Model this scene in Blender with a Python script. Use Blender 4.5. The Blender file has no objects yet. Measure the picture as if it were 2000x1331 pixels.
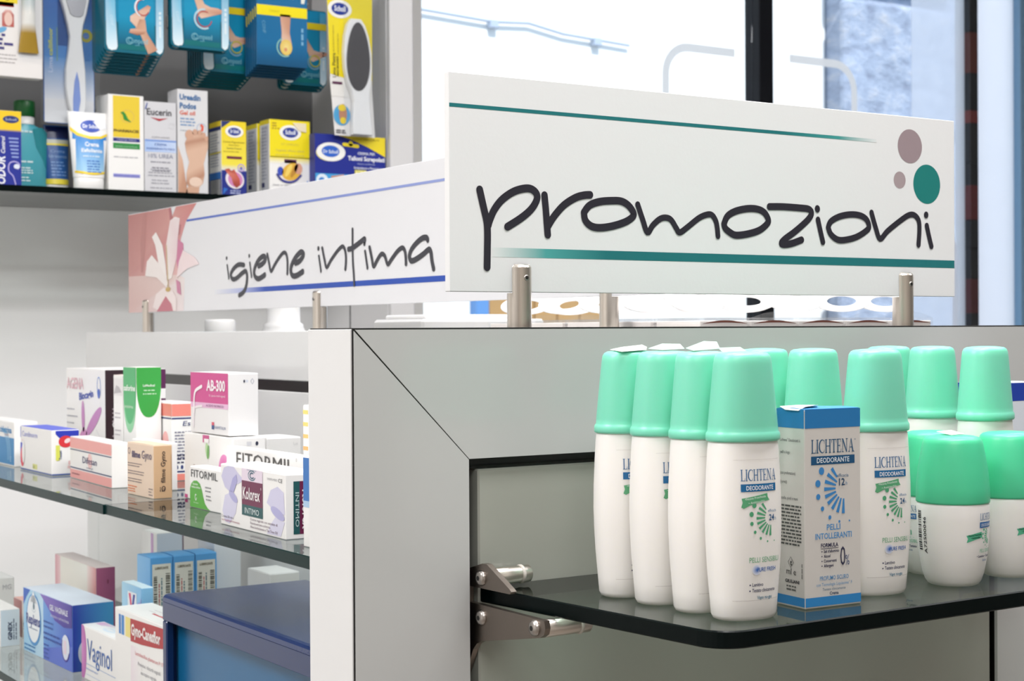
import bpy, math, random
from mathutils import Vector, Matrix

# ---------------------------------------------------------------- camera, sky, sun, lamps, exposure
SC = bpy.context.scene
COL = SC.collection
SC.view_settings.view_transform = 'Standard'
SC.view_settings.look = 'None'
SC.view_settings.gamma = 1.0
SC.view_settings.use_curve_mapping = False
SC.view_settings.exposure = 0.0
SC.cycles.use_denoising = True
SC.cycles.max_bounces = 8
SC.cycles.transparent_max_bounces = 24
SC.cycles.caustics_reflective = False
SC.cycles.caustics_refractive = False

cam = bpy.data.cameras.new('camera')
cam.sensor_width = 36.0
cam.lens = 3136.0 / 2000.0 * 36.0
cam.clip_start = 0.02
cam.clip_end = 200
cam.dof.use_dof = True
cam.dof.focus_distance = 1.08
cam.dof.aperture_fstop = 24.0
co = bpy.data.objects.new('camera', cam)
COL.objects.link(co)
SC.camera = co
fw = Vector((0.551, 0.8346, 0)).normalized()
PITCH, ROLL = 0.00558, 0.00587
r0 = Vector((fw.y, -fw.x, 0))
u0 = Vector((0, 0, 1))
FWD = fw * math.cos(PITCH) - u0 * math.sin(PITCH)
uu = u0 * math.cos(PITCH) + fw * math.sin(PITCH)
RGT = r0 * math.cos(ROLL) - uu * math.sin(ROLL)
UPV = uu * math.cos(ROLL) + r0 * math.sin(ROLL)
M = Matrix.Identity(4)
for i in range(3):
    M[i][0], M[i][1], M[i][2] = RGT[i], UPV[i], -FWD[i]
M.translation = Vector((-0.468, -0.8894, 1.40))
co.matrix_world = M

W = bpy.data.worlds.new('sky')
SC.world = W
W.use_nodes = True
W.node_tree.nodes['Background'].inputs[0].default_value = (0.62, 0.80, 1.0, 1)
W.node_tree.nodes['Background'].inputs[1].default_value = 1.35

def lamp(name, kind, loc, rot, energy, color=(1, 1, 1), size=None):
    l = bpy.data.lights.new(name, kind)
    l.energy = energy
    l.color = color
    if kind == 'AREA':
        l.shape = 'RECTANGLE'
        l.size, l.size_y = size
    if kind == 'SUN':
        l.angle = math.radians(3)
    o = bpy.data.objects.new(name, l)
    o.location = loc
    o.rotation_euler = rot
    COL.objects.link(o)
    return o

lamp('sun', 'SUN', (0, -5, 20), (math.radians(42), 0, math.radians(-12)), 4.4, (1.0, 0.97, 0.92))
# unseen lamps at ceiling height, added as fill for the goods and wall unit
for lx, ly, pw in ((-1.6, 0.05, 22), (0.42, -0.42, 33), (2.0, -0.4, 15), (-1.6, 0.50, 27), (0.30, 0.40, 18), (2.0, 0.8, 13), (-0.9, -1.6, 30)):
    lamp('ceiling_fill', 'AREA', (lx, ly, 2.86), (0, 0, 0), pw, (1.0, 0.99, 0.99), (1.2, 0.3))

# ---------------------------------------------------------------- colours and materials
def lin(h):
    if isinstance(h, tuple):
        return h
    h = h.lstrip('#')
    return tuple((c / 12.92 if c <= 0.04045 else ((c + 0.055) / 1.055) ** 2.4) for c in (int(h[i:i + 2], 16) / 255 for i in (0, 2, 4)))

MATS = {}

def mat(name, color='#ffffff', rough=0.5, metal=0.0, vcol=False, bump=0.0, bscale=200.0, sss=0.0, coat=0.0, spec=0.5, vary=0.0, trans=0.0, ior=1.5, aniso=None):
    if name in MATS:
        return MATS[name]
    m = bpy.data.materials.new(name)
    m.use_nodes = True
    n, k = m.node_tree.nodes, m.node_tree.links
    b = n['Principled BSDF']
    b.inputs['Base Color'].default_value = lin(color) + (1,)
    b.inputs['Roughness'].default_value = rough
    b.inputs['Metallic'].default_value = metal
    b.inputs['Specular IOR Level'].default_value = spec
    b.inputs['IOR'].default_value = ior
    if coat:
        b.inputs['Coat Weight'].default_value = coat
        b.inputs['Coat Roughness'].default_value = 0.08
    if sss:
        b.inputs['Subsurface Weight'].default_value = sss
        b.inputs['Subsurface Radius'].default_value = (1.0, 1.0, 0.8)
        b.inputs['Subsurface Scale'].default_value = 0.006
    if trans:
        b.inputs['Transmission Weight'].default_value = trans
    if vcol:
        a = n.new('ShaderNodeAttribute')
        a.attribute_name = 'Col'
        k.new(a.outputs['Color'], b.inputs['Base Color'])
    if bump or vary:
        tc = n.new('ShaderNodeTexCoord')
        nz = n.new('ShaderNodeTexNoise')
        nz.inputs['Scale'].default_value = bscale
        nz.inputs['Detail'].default_value = 3
        if aniso:
            mp = n.new('ShaderNodeMapping')
            mp.inputs['Scale'].default_value = aniso
            k.new(tc.outputs['Object'], mp.inputs['Vector'])
            k.new(mp.outputs['Vector'], nz.inputs['Vector'])
        else:
            k.new(tc.outputs['Object'], nz.inputs['Vector'])
        if bump:
            bp = n.new('ShaderNodeBump')
            bp.inputs['Strength'].default_value = bump
            bp.inputs['Distance'].default_value = 0.0006
            k.new(nz.outputs['Fac'], bp.inputs['Height'])
            k.new(bp.outputs['Normal'], b.inputs['Normal'])
        if vary:
            mr = n.new('ShaderNodeMapRange')
            mr.inputs['To Min'].default_value = max(0, rough - vary)
            mr.inputs['To Max'].default_value = rough + vary
            k.new(nz.outputs['Fac'], mr.inputs['Value'])
            k.new(mr.outputs['Result'], b.inputs['Roughness'])
    MATS[name] = m
    return m

def thin_glass(name, tint, gloss_rough=0.02, diff=None, dmix=0.0, refl=1.0, film=False):
    """clear sheet: see-through with a mirror reflection that grows at grazing angles"""
    m = bpy.data.materials.new(name)
    m.use_nodes = True
    n, k = m.node_tree.nodes, m.node_tree.links
    n.remove(n['Principled BSDF'])
    t = n.new('ShaderNodeBsdfTransparent')
    t.inputs[0].default_value = tint + (1,)
    g = n.new('ShaderNodeBsdfGlossy')
    g.inputs['Roughness'].default_value = gloss_rough
    f = n.new('ShaderNodeFresnel')
    gm = n.new('ShaderNodeNewGeometry')
    ir = n.new('ShaderNodeMapRange')
    ir.inputs['To Min'].default_value = 1.52
    ir.inputs['To Max'].default_value = 1 / 1.52
    k.new(gm.outputs['Backfacing'], ir.inputs['Value'])
    k.new(ir.outputs['Result'], f.inputs[0])
    mu = n.new('ShaderNodeMath')
    mu.operation = 'MULTIPLY'
    mu.use_clamp = True
    mu.inputs[1].default_value = refl
    k.new(f.outputs[0], mu.inputs[0])
    mx = n.new('ShaderNodeMixShader')
    base = t.outputs[0]
    if diff:
        d = n.new('ShaderNodeBsdfTranslucent' if film else 'ShaderNodeBsdfDiffuse')
        d.inputs[0].default_value = diff + (1,)
        m2 = n.new('ShaderNodeMixShader')
        m2.inputs[0].default_value = dmix
        k.new(t.outputs[0], m2.inputs[1])
        k.new(d.outputs[0], m2.inputs[2])
        base = m2.outputs[0]
    k.new(mu.outputs[0], mx.inputs[0])
    k.new(base, mx.inputs[1])
    k.new(g.outputs[0], mx.inputs[2])
    k.new(mx.outputs[0], n['Material Output'].inputs[0])
    MATS[name] = m
    return m

PRINT = mat('printed_card', rough=0.42, vcol=True, bump=0.03, bscale=900)
GLOSSP = mat('printed_plastic', rough=0.25, vcol=True, bump=0.02, bscale=400)
SIGNM = mat('sign_vinyl', rough=0.36, vcol=True, bump=0.09, bscale=330)
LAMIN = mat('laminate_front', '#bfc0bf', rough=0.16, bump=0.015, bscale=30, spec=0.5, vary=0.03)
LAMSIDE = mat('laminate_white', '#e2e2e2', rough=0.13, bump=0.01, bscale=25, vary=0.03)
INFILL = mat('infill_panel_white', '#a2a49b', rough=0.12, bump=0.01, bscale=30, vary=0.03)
BLACK = mat('black_edging', '#0c0b0b', rough=0.35, bump=0.02)
RAIL = mat('dark_rail', '#1d1918', rough=0.3, bump=0.02)
STEEL = mat('brushed_steel', '#dcd4cb', rough=0.28, metal=1.0, bump=0.05, bscale=260, aniso=(1, 1, 0.05))
STEELD = mat('stainless_plate', '#8f857d', rough=0.36, metal=1.0, bump=0.08, bscale=160, vary=0.06)
SCREW = mat('screw_steel', '#b5afaa', rough=0.3, metal=1.0, bump=0.02)
HEXD = mat('screw_socket_dark', '#121110', rough=0.5, bump=0.02)
RUBBER = mat('clear_rubber', '#c9c4bb', rough=0.35, sss=0.2, bump=0.02)
GFACE = thin_glass('shelf_glass_face', (0.68, 0.76, 0.73), 0.015, refl=1.0)
GFACEC = thin_glass('clear_shelf_glass_face', (0.87, 0.91, 0.90), 0.015, refl=1.0)
GEDGE = mat('shelf_glass_edge', '#030c0c', rough=0.25, spec=0.12, bump=0.01)
GEDGEL = mat('side_glass_edge', '#0f2a29', rough=0.3, spec=0.12, bump=0.01)
BODYW = mat('white_bottle_plastic', '#f1eeea', rough=0.33, sss=0.25, vcol=True, bump=0.02, bscale=120)
MINT = mat('mint_cap_plastic', '#7fd8bc', rough=0.33, sss=0.55, bump=0.02, bscale=300)
MINTD = mat('green_cap_plastic', '#4fcb9b', rough=0.36, sss=0.5, bump=0.02, bscale=300)
CLEARP = thin_glass('clear_plastic', (0.97, 0.975, 0.98), 0.06, (0.9, 0.92, 0.94), 0.06, 0.8)
BLISTER = thin_glass('clear_blister', (0.95, 0.96, 0.97), 0.05, (0.9, 0.9, 0.9), 0.015, 0.2)
NAVY = mat('navy_display_plastic', '#10295a', rough=0.2, coat=0.15, bump=0.06, bscale=500, vary=0.06)
CYANP = mat('cyan_display_plastic', '#14608e', rough=0.3, bump=0.02)
SHADEB = mat('shaded_backboard', '#6b6b6c', rough=0.4, bump=0.02, bscale=60)  # grey puts the shade above the wall shelf into the board colour
WHITEB = mat('white_gloss_board', '#f2f2f2', rough=0.14, bump=0.01, bscale=20, vary=0.03)
PILA = mat('pilaster_board', '#d8d7d8', rough=0.3, bump=0.02, bscale=40)
PLASTER = mat('white_wall_paint', '#e8e6e2', rough=0.8, bump=0.1, bscale=60)
CEIL = mat('ceiling_paint', '#efeeec', rough=0.85, bump=0.05, bscale=60)
FLOORM = mat('floor_tile', '#857d75', rough=0.25, bump=0.03, bscale=8, vary=0.08)
WPLASTIC = mat('white_plastic', '#f0efee', rough=0.35, sss=0.1, bump=0.02)
DARKFR = mat('dark_window_frame', '#10121a', rough=0.55, spec=0.2, bump=0.03)
BLUEFR = mat('blue_window_frame', '#7fa9cc', rough=0.35, bump=0.03)

def hexmix(a, b, t):
    a, b = lin(a), lin(b)
    return tuple(a[i] * (1 - t) + b[i] * t for i in range(3))

# ---------------------------------------------------------------- mesh builder
TXT = {}

def glyphs(s, bold):
    key = (s, bold)
    if key not in TXT:
        cu = bpy.data.curves.new('lettering', 'FONT')
        cu.body = s
        cu.size = 1.0
        cu.resolution_u = 2
        cu.offset = bold
        o = bpy.data.objects.new('lettering', cu)
        COL.objects.link(o)
        dg = bpy.context.evaluated_depsgraph_get()
        dg.update()
        me = o.evaluated_get(dg).to_mesh()
        vs = [(v.co.x, v.co.y) for v in me.vertices]
        fs = [tuple(p.vertices) for p in me.polygons]
        o.evaluated_get(dg).to_mesh_clear()
        bpy.data.objects.remove(o)
        bpy.data.curves.remove(cu)
        TXT[key] = (vs, fs)
    return TXT[key]

class MB:
    def __init__(self):
        self.v, self.f, self.m, self.c, self.s, self.mats = [], [], [], [], [], []

    def mi(self, m):
        if m not in self.mats:
            self.mats.append(m)
        return self.mats.index(m)

    def add(self, vs, fs, m, col='#ffffff', smooth=False):
        b = len(self.v)
        k = self.mi(m)
        self.v.extend(tuple(p) for p in vs)
        if isinstance(col, list):
            self.c.extend(lin(c) for c in col)
        else:
            c = lin(col)
            self.c.extend(c for _ in vs)
        for q in fs:
            self.f.append(tuple(b + i for i in q))
            self.m.append(k)
            self.s.append(smooth)

    def box(self, x0, y0, z0, x1, y1, z1, m, col='#ffffff', b=0.0006, cols=None):
        """chamfered box; cols may give a colour for 'L' 'R' 'T' 'B' 'X' 'K' faces (-x, -y, +z, -z, +x, +y)"""
        b = min(b, (x1 - x0) / 3, (y1 - y0) / 3, (z1 - z0) / 3)
        P = {}
        vs = []
        cc = []
        cols = cols or {}
        names = {('x', 0): 'L', ('x', 1): 'X', ('y', 0): 'R', ('y', 1): 'K', ('z', 0): 'B', ('z', 1): 'T'}
        X, Y, Z = (x0, x1), (y0, y1), (z0, z1)
        for i in (0, 1):
            for j in (0, 1):
                for k in (0, 1):
                    sx, sy, sz = (1, -1)[i] * b, (1, -1)[j] * b, (1, -1)[k] * b
                    for ax, p in (('x', (X[i], Y[j] + sy, Z[k] + sz)), ('y', (X[i] + sx, Y[j], Z[k] + sz)), ('z', (X[i] + sx, Y[j] + sy, Z[k]))):
                        P[(ax, i, j, k)] = len(vs)
                        vs.append(p)
                        side = names[(ax, {'x': i, 'y': j, 'z': k}[ax])]
                        cc.append(cols.get(side, col))
        F = []
        F.append([P[('x', 0, 0, 0)], P[('x', 0, 0, 1)], P[('x', 0, 1, 1)], P[('x', 0, 1, 0)]])
        F.append([P[('x', 1, 0, 0)], P[('x', 1, 1, 0)], P[('x', 1, 1, 1)], P[('x', 1, 0, 1)]])
        F.append([P[('y', 0, 0, 0)], P[('y', 1, 0, 0)], P[('y', 1, 0, 1)], P[('y', 0, 0, 1)]])
        F.append([P[('y', 0, 1, 0)], P[('y', 0, 1, 1)], P[('y', 1, 1, 1)], P[('y', 1, 1, 0)]])
        F.append([P[('z', 0, 0, 0)], P[('z', 0, 1, 0)], P[('z', 1, 1, 0)], P[('z', 1, 0, 0)]])
        F.append([P[('z', 0, 0, 1)], P[('z', 1, 0, 1)], P[('z', 1, 1, 1)], P[('z', 0, 1, 1)]])
        for j in (0, 1):
            for k in (0, 1):
                F.append([P[('y', 0, j, k)], P[('y', 1, j, k)], P[('z', 1, j, k)], P[('z', 0, j, k)]])
        for i in (0, 1):
            for k in (0, 1):
                F.append([P[('x', i, 0, k)], P[('x', i, 1, k)], P[('z', i, 1, k)], P[('z', i, 0, k)]])
        for i in (0, 1):
            for j in (0, 1):
                F.append([P[('x', i, j, 0)], P[('x', i, j, 1)], P[('y', i, j, 1)], P[('y', i, j, 0)]])
        for i in (0, 1):
            for j in (0, 1):
                for k in (0, 1):
                    F.append([P[('x', i, j, k)], P[('y', i, j, k)], P[('z', i, j, k)]])
        self.add(vs, F, m, cc)

    def loft(self, rings, m, col='#ffffff', cap0=True, cap1=True, smooth=True, closed=True):
        n = len(rings[0])
        vs = [p for r in rings for p in r]
        fs = []
        for a in range(len(rings) - 1):
            for i in range(n if closed else n - 1):
                j = (i + 1) % n
                fs.append((a * n + i, a * n + j, (a + 1) * n + j, (a + 1) * n + i))
        cols = col if isinstance(col, list) else col
        self.add(vs, fs, m, cols, smooth)
        if cap0:
            self.add(rings[0], [tuple(reversed(range(n)))], m, col if not isinstance(col, list) else col[0])
        if cap1:
            self.add(rings[-1], [tuple(range(n))], m, col if not isinstance(col, list) else col[-1])

    def lathe(self, prof, m, col='#ffffff', n=40, ex=1.0, ey=1.0, cx=0, cy=0, sq=2.0, smooth=True, cap0=True, cap1=True):
        """prof: (z, r) or (z, rx, ry); rings of a (super)ellipse round the z axis"""
        rings = []
        for q in prof:
            z = q[0]
            rx, ry = (q[1] * ex, q[1] * ey) if len(q) == 2 else (q[1], q[2])
            ring = []
            for i in range(n):
                a = 2 * math.pi * i / n
                c, s = math.cos(a), math.sin(a)
                ring.append((cx + rx * math.copysign(abs(c) ** (2 / sq), c), cy + ry * math.copysign(abs(s) ** (2 / sq), s), z))
            rings.append(ring)
        self.loft(rings, m, col, cap0, cap1, smooth)

    def rod(self, p, q, r, m, col='#ffffff', n=20, ends=0.0):
        p, q = Vector(p), Vector(q)
        d = (q - p)
        L = d.length
        d.normalize()
        a = d.orthogonal().normalized()
        b = d.cross(a)
        st = [(0, r), (L, r)] if not ends else [(0, r - ends), (ends, r), (L - ends, r), (L, r - ends)]
        rings = [[tuple(p + d * t + a * (rr * math.cos(2 * math.pi * i / n)) + b * (rr * math.sin(2 * math.pi * i / n))) for i in range(n)] for t, rr in st]
        self.loft(rings, m, col, True, True, True)

    def prism(self, pts, axis, a0, a1, m, col='#ffffff'):
        """polygon pts (two coordinates) swept along axis from a0 to a1"""
        def P(q, t):
            return {'x': (t, q[0], q[1]), 'y': (q[0], t, q[1]), 'z': (q[0], q[1], t)}[axis]
        n = len(pts)
        vs = [P(q, a0) for q in pts] + [P(q, a1) for q in pts]
        fs = [tuple(range(n)), tuple(reversed(range(n, 2 * n)))]
        fs += [(i, n + i, n + (i + 1) % n, (i + 1) % n) for i in range(n)]
        self.add(vs, fs, m, col)

    def build(self, name, parent=None, loc=(0, 0, 0), rot=(0, 0, 0)):
        me = bpy.data.meshes.new(name)
        me.from_pydata(self.v, [], self.f)
        for m in self.mats:
            me.materials.append(m)
        me.polygons.foreach_set('material_index', self.m)
        me.polygons.foreach_set('use_smooth', self.s)
        at = me.attributes.new('Col', 'FLOAT_COLOR', 'POINT')
        flat = []
        for c in self.c:
            flat.extend((c[0], c[1], c[2], 1.0))
        at.data.foreach_set('color', flat)
        me.update()
        o = bpy.data.objects.new(name, me)
        COL.objects.link(o)
        o.location = loc
        o.rotation_euler = rot
        if parent is not None:
            o.parent = parent
        return o

class Face:
    """a drawing surface in millimetres on a mesh: u to the right, v up, lifted off the surface by a hair"""
    def __init__(self, mb, O, U, V, N, m=PRINT, eps=0.00014, warp=None, clip=None):
        self.mb, self.O, self.U, self.V, self.N, self.m, self.eps, self.warp = mb, Vector(O), Vector(U), Vector(V), Vector(N), m, eps, warp
        self.clip = clip      # (width, height) in mm: print stops at the edges of the face

    def P(self, u, v, k):
        if self.warp:
            return self.warp(u * 0.001, v * 0.001, self.eps * k)
        return self.O + self.U * (u * 0.001) + self.V * (v * 0.001) + self.N * (self.eps * k)

    def emit(self, pts, fs, col, k):
        if self.clip:
            w, h = self.clip
            e = 0.15
            if any(u < e or u > w - e or v < e or v > h - e for u, v in pts):
                per = isinstance(col, list)
                cc = [lin(c) for c in col] if per else [lin(col)] * len(pts)
                P, C, F = [], [], []
                for q in fs:
                    poly = [(pts[i][0], pts[i][1]) + tuple(cc[i]) for i in q]
                    for ax, lim, sg in ((0, e, 1), (0, w - e, -1), (1, e, 1), (1, h - e, -1)):
                        out = []
                        for i in range(len(poly)):
                            a, b = poly[i - 1], poly[i]
                            da, db = (a[ax] - lim) * sg, (b[ax] - lim) * sg
                            if (da >= 0) != (db >= 0):
                                t = da / (da - db)
                                out.append(tuple(a[j] + (b[j] - a[j]) * t for j in range(5)))
                            if db >= 0:
                                out.append(b)
                        poly = out
                        if not poly:
                            break
                    if len(poly) > 2:
                        F.append(tuple(range(len(P), len(P) + len(poly))))
                        P += [(p[0], p[1]) for p in poly]
                        C += [p[2:] for p in poly]
                pts, fs, col = P, F, C
                if not F:
                    return
        if self.warp:
            # curved surface: split long edges so the print follows it
            pts = list(pts)
            col = [lin(c) for c in col] if isinstance(col, list) else col
            tri = []
            for q in fs:
                for i in range(1, len(q) - 1):
                    tri.append((q[0], q[i], q[i + 1]))
            mids = {}
            out = []
            while tri:
                t = tri.pop()
                es = [(abs(pts[t[i]][0] - pts[t[(i + 1) % 3]][0]) + 0.35 * abs(pts[t[i]][1] - pts[t[(i + 1) % 3]][1]), i) for i in range(3)]
                L, i = max(es)
                if L < 2.6:
                    out.append(t)
                    continue
                a, b, c = t[i], t[(i + 1) % 3], t[(i + 2) % 3]
                key = (min(a, b), max(a, b))
                if key not in mids:
                    mids[key] = len(pts)
                    pts.append(((pts[a][0] + pts[b][0]) / 2, (pts[a][1] + pts[b][1]) / 2))
                    if isinstance(col, list):
                        col.append(tuple((col[a][j] + col[b][j]) / 2 for j in range(3)))
                m = mids[key]
                tri += [(a, m, c), (m, b, c)]
            fs = out
        self.mb.add([self.P(u, v, k) for u, v in pts], fs, self.m, col)

    def rect(self, u0, v0, u1, v1, col, k=1, grad=None, vert=False):
        """grad: second colour, reached at u1 (or at v1 when vert)"""
        n = 8 if self.warp else 1
        pts, cc = [], []
        for i in range(n + 1):
            t = i / n
            u = u0 + (u1 - u0) * t
            pts += [(u, v0), (u, v1)]
            if grad:
                cc += [col, grad] if vert else [hexmix(col, grad, t)] * 2
        self.emit(pts, [(2 * i, 2 * i + 2, 2 * i + 3, 2 * i + 1) for i in range(n)], cc if grad else col, k)

    def poly(self, pts, col, k=1, cols=None):
        cu = sum(p[0] for p in pts) / len(pts)
        cv = sum(p[1] for p in pts) / len(pts)
        n = len(pts)
        from mathutils.geometry import tessellate_polygon
        tri = tessellate_polygon([[Vector((p[0], p[1], 0)) for p in pts]])
        fs = []
        for t in tri:
            a, b, c = (pts[i] for i in t)
            ar = (b[0] - a[0]) * (c[1] - a[1]) - (b[1] - a[1]) * (c[0] - a[0])
            fs.append(tuple(t) if ar > 0 else tuple(reversed(t)))
        self.emit(pts, fs, cols or col, k)

    def ell(self, u, v, ru, rv, col, k=1, n=28, rot=0.0, edge=None):
        ca, sa = math.cos(rot), math.sin(rot)
        pts = [(u, v)]
        for i in range(n):
            a = 2 * math.pi * i / n
            x, y = ru * math.cos(a), rv * math.sin(a)
            pts.append((u + x * ca - y * sa, v + x * sa + y * ca))
        cols = [col] + [edge] * n if edge else col
        self.emit(pts, [(0, 1 + i, 1 + (i + 1) % n) for i in range(n)], cols, k)

    def ring(self, u, v, ru, rv, w, col, k=1, a0=0, a1=360, n=32):
        pts, fs = [], []
        for i in range(n + 1):
            a = math.radians(a0 + (a1 - a0) * i / n)
            c, s = math.cos(a), math.sin(a)
            pts += [(u + (ru - w) * c, v + (rv - w) * s), (u + ru * c, v + rv * s)]
            if i < n:
                fs.append((2 * i, 2 * i + 1, 2 * i + 3, 2 * i + 2))
        self.emit(pts, fs, col, k)

    def text(self, s, u, v, h, col, w=None, al='l', sx=0.85, bold=0.0, rot=0.0, k=3, shear=0.0):
        """capital height h; w squeezes the line to that width"""
        vs, fs = glyphs(s, bold)
        if not vs:
            return
        x0 = min(p[0] for p in vs)
        x1 = max(p[0] for p in vs)
        sc = h / 0.70
        kx = (w / ((x1 - x0) * sc) if w else sx) * sc
        wid = (x1 - x0) * kx
        off = {'l': 0, 'c': -wid / 2, 'r': -wid}[al]
        ca, sa = math.cos(math.radians(rot)), math.sin(math.radians(rot))
        pts = []
        for x, y in vs:
            X = off + (x - x0) * kx + y * sc * shear
            Y = y * sc
            pts.append((u + X * ca - Y * sa, v + X * sa + Y * ca))
        self.emit(pts, fs, col, k)

    def lines(self, u, v, w, n, dv, col, h=None, seed=1, al='l', k=2, rot=0):
        """rows of print too small to read"""
        rnd = random.Random(seed)
        h = h or dv * 0.5
        ca, sa = math.cos(math.radians(rot)), math.sin(math.radians(rot))
        for r in range(n):
            L = w * (0.72 + 0.28 * rnd.random())
            x = {'l': 0, 'c': (w - L) / 2, 'j': 0}[al]
            if al == 'j':
                L = w
            e = x + L
            while x < e - h:
                q = min(e, x + h * rnd.uniform(1.2, 5.0))
                quad = [(x, -r * dv), (q, -r * dv), (q, -r * dv + h), (x, -r * dv + h)]
                self.emit([(u + a * ca - b * sa, v + a * sa + b * ca) for a, b in quad], [(0, 1, 2, 3)], col, k)
                x = q + h * 0.7

    def stroke(self, pts, w, col, k=3, n=10, smooth=True, caps=True):
        if smooth and len(pts) > 2:
            P = []
            q = [pts[0]] + list(pts) + [pts[-1]]
            for i in range(1, len(q) - 2):
                for t in range(5):
                    t /= 5
                    a, b, c, d = q[i - 1], q[i], q[i + 1], q[i + 2]
                    P.append(tuple(0.5 * (2 * b[j] + (c[j] - a[j]) * t + (2 * a[j] - 5 * b[j] + 4 * c[j] - d[j]) * t * t + (3 * b[j] - a[j] - 3 * c[j] + d[j]) * t ** 3) for j in (0, 1)))
            P.append(pts[-1])
        else:
            P = list(pts)
        L, R = [], []
        for i, p in enumerate(P):
            a = P[max(0, i - 1)]
            b = P[min(len(P) - 1, i + 1)]
            dx, dy = b[0] - a[0], b[1] - a[1]
            d = math.hypot(dx, dy) or 1
            nx, ny = -dy / d * w / 2, dx / d * w / 2
            L.append((p[0] + nx, p[1] + ny))
            R.append((p[0] - nx, p[1] - ny))
        m = len(P)
        for i in range(m - 1):
            self.emit([R[i], R[i + 1], L[i + 1], L[i]], [(0, 1, 2, 3)], col, k + 0.3 * i / m)
        for j, p in enumerate((P[0], P[-1]) if caps else ()):
            self.ell(p[0], p[1], w / 2, w / 2, col, k + 0.4 + 0.35 * j, n=18)

    def barcode(self, u, v, w, h, col='#222222', across=True, seed=3, k=2):
        rnd = random.Random(seed)
        x = 0
        L = w if across else h
        while x < L:
            b = rnd.choice((0.35, 0.5, 0.8, 1.0)) * L / 30
            if across:
                self.rect(u + x, v, u + min(L, x + b), v + h, col, k)
            else:
                self.rect(u, v + x, u + w, v + min(L, x + b), col, k)
            x += b + rnd.choice((0.4, 0.6, 0.9)) * L / 30

    def serif(self, s, u, v, h, w, col, k=3, shear=0.0):
        """roman capitals with bracketless serifs"""
        def ser(x0, x1):
            m = 0.085
            return [[(x0 - m, 0), (x1 + m, 0), (x1 + m, .05), (x0 - m, .05)], [(x0 - m, .95), (x1 + m, .95), (x1 + m, 1), (x0 - m, 1)]]
        def bx(x0, y0, x1, y1):
            return [(x0, y0), (x1, y0), (x1, y1), (x0, y1)]
        def arc(cx, cy, ro, ri, a0, a1, fx=0.9):
            o, i_ = [], []
            for q in range(15):
                a = math.radians(a0 + (a1 - a0) * q / 14)
                o.append((cx + ro * fx * math.cos(a), cy + ro * math.sin(a)))
                i_.append((cx + .05 + (ri * fx) * math.cos(a), cy + (ri + .045) * math.sin(a)))
            return [[o[q], o[q + 1], i_[q + 1], i_[q]] for q in range(14)]
        G = {
            'L': ([bx(.1, 0, .23, 1)] + ser(.1, .23) + [bx(.1, 0, .6, .055), [(.55, 0), (.62, 0), (.64, .27), (.60, .27)]], .68),
            'I': ([bx(.1, 0, .23, 1)] + ser(.1, .23), .36),
            'C': (arc(.46, .5, .51, .40, 48, 312) + [[(.74, .68), (.78, .68), (.78, .98), (.74, .9)], [(.74, .1), (.79, .24), (.76, .3), (.72, .14)]], .84),
            'H': ([bx(.1, 0, .23, 1), bx(.62, 0, .75, 1), bx(.2, .47, .65, .53)] + ser(.1, .23) + ser(.62, .75), .88),
            'T': ([bx(.29, 0, .42, 1), bx(.02, .94, .69, 1), [(.02, .72), (.06, .72), (.09, .95), (.02, .95)], [(.65, .72), (.69, .72), (.69, .95), (.62, .95)], bx(.2, 0, .51, .05)], .74),
            'E': ([bx(.1, 0, .23, 1), bx(.02, .945, .58, 1), bx(.02, 0, .6, .055), bx(.2, .475, .46, .53), bx(.43, .38, .47, .62), [(.54, .75), (.58, .75), (.58, 1), (.52, 1)], [(.54, 0), (.6, 0), (.63, .27), (.59, .27)]], .69),
            'N': ([bx(.11, 0, .17, 1), bx(.68, 0, .74, 1), [(.06, 1), (.22, 1), (.76, 0), (.64, 0)], bx(.01, 0, .28, .05), bx(.57, .95, .85, 1), bx(.0, .95, .14, 1)], .9),
            'A': ([[(.1, 0), (.15, 0), (.42, 1), (.38, .98)], [(.60, 0), (.76, 0), (.46, 1), (.36, 1)], bx(.22, .32, .6, .375), bx(.01, 0, .25, .05), bx(.5, 0, .86, .05)], .86),
        }
        tot = sum(G[c][1] for c in s) - 0.06
        kx = w / tot
        x = 0
        for c in s:
            polys, adv = G[c]
            for p in polys:
                q = [(u + (x + a) * kx + b * h * shear, v + b * h) for a, b in p]
                ar = sum(q[i][0] * q[(i + 1) % len(q)][1] - q[(i + 1) % len(q)][0] * q[i][1] for i in range(len(q)))
                if ar < 0:
                    q.reverse()
                self.emit(q, [tuple(range(len(q)))], col, k)
            x += adv

    def rays(self, u, v, R, col, k=2, n=9):
        """fan of tapering rays with a trail of dots"""
        for i in range(n):
            a = math.radians(128 + (268 - 128) * i / (n - 1))
            c, s = math.cos(a), math.sin(a)
            w0, w1, r0_ = R * 0.035, R * 0.075, R * (0.42 if i else 0.55)
            self.emit([(u + r0_ * c + w0 * s, v + r0_ * s - w0 * c), (u + R * c + w1 * s, v + R * s - w1 * c), (u + R * c - w1 * s, v + R * s + w1 * c), (u + r0_ * c - w0 * s, v + r0_ * s + w0 * c)], [(3, 2, 1, 0)], col, k)
        for i, rr in enumerate((.135, .13, .105, .085, .075, .05, .035)):
            a = math.radians(148 + (282 - 148) * i / 6)
            self.ell(u + R * 1.33 * math.cos(a), v + R * 1.33 * math.sin(a), R * rr, R * rr * 1.1, col, k, n=16)

def tag(o, label=None, cat=None, group=None, kind=None):
    if label:
        o['label'] = label
    if cat:
        o['category'] = cat
    if group:
        o['group'] = group
    if kind:
        o['kind'] = kind
    return o

def empty(name, loc, rz=0.0):
    o = bpy.data.objects.new(name, None)
    o.empty_display_size = 0.05
    COL.objects.link(o)
    o.location = loc
    o.rotation_euler = (0, 0, rz)
    return o

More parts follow.
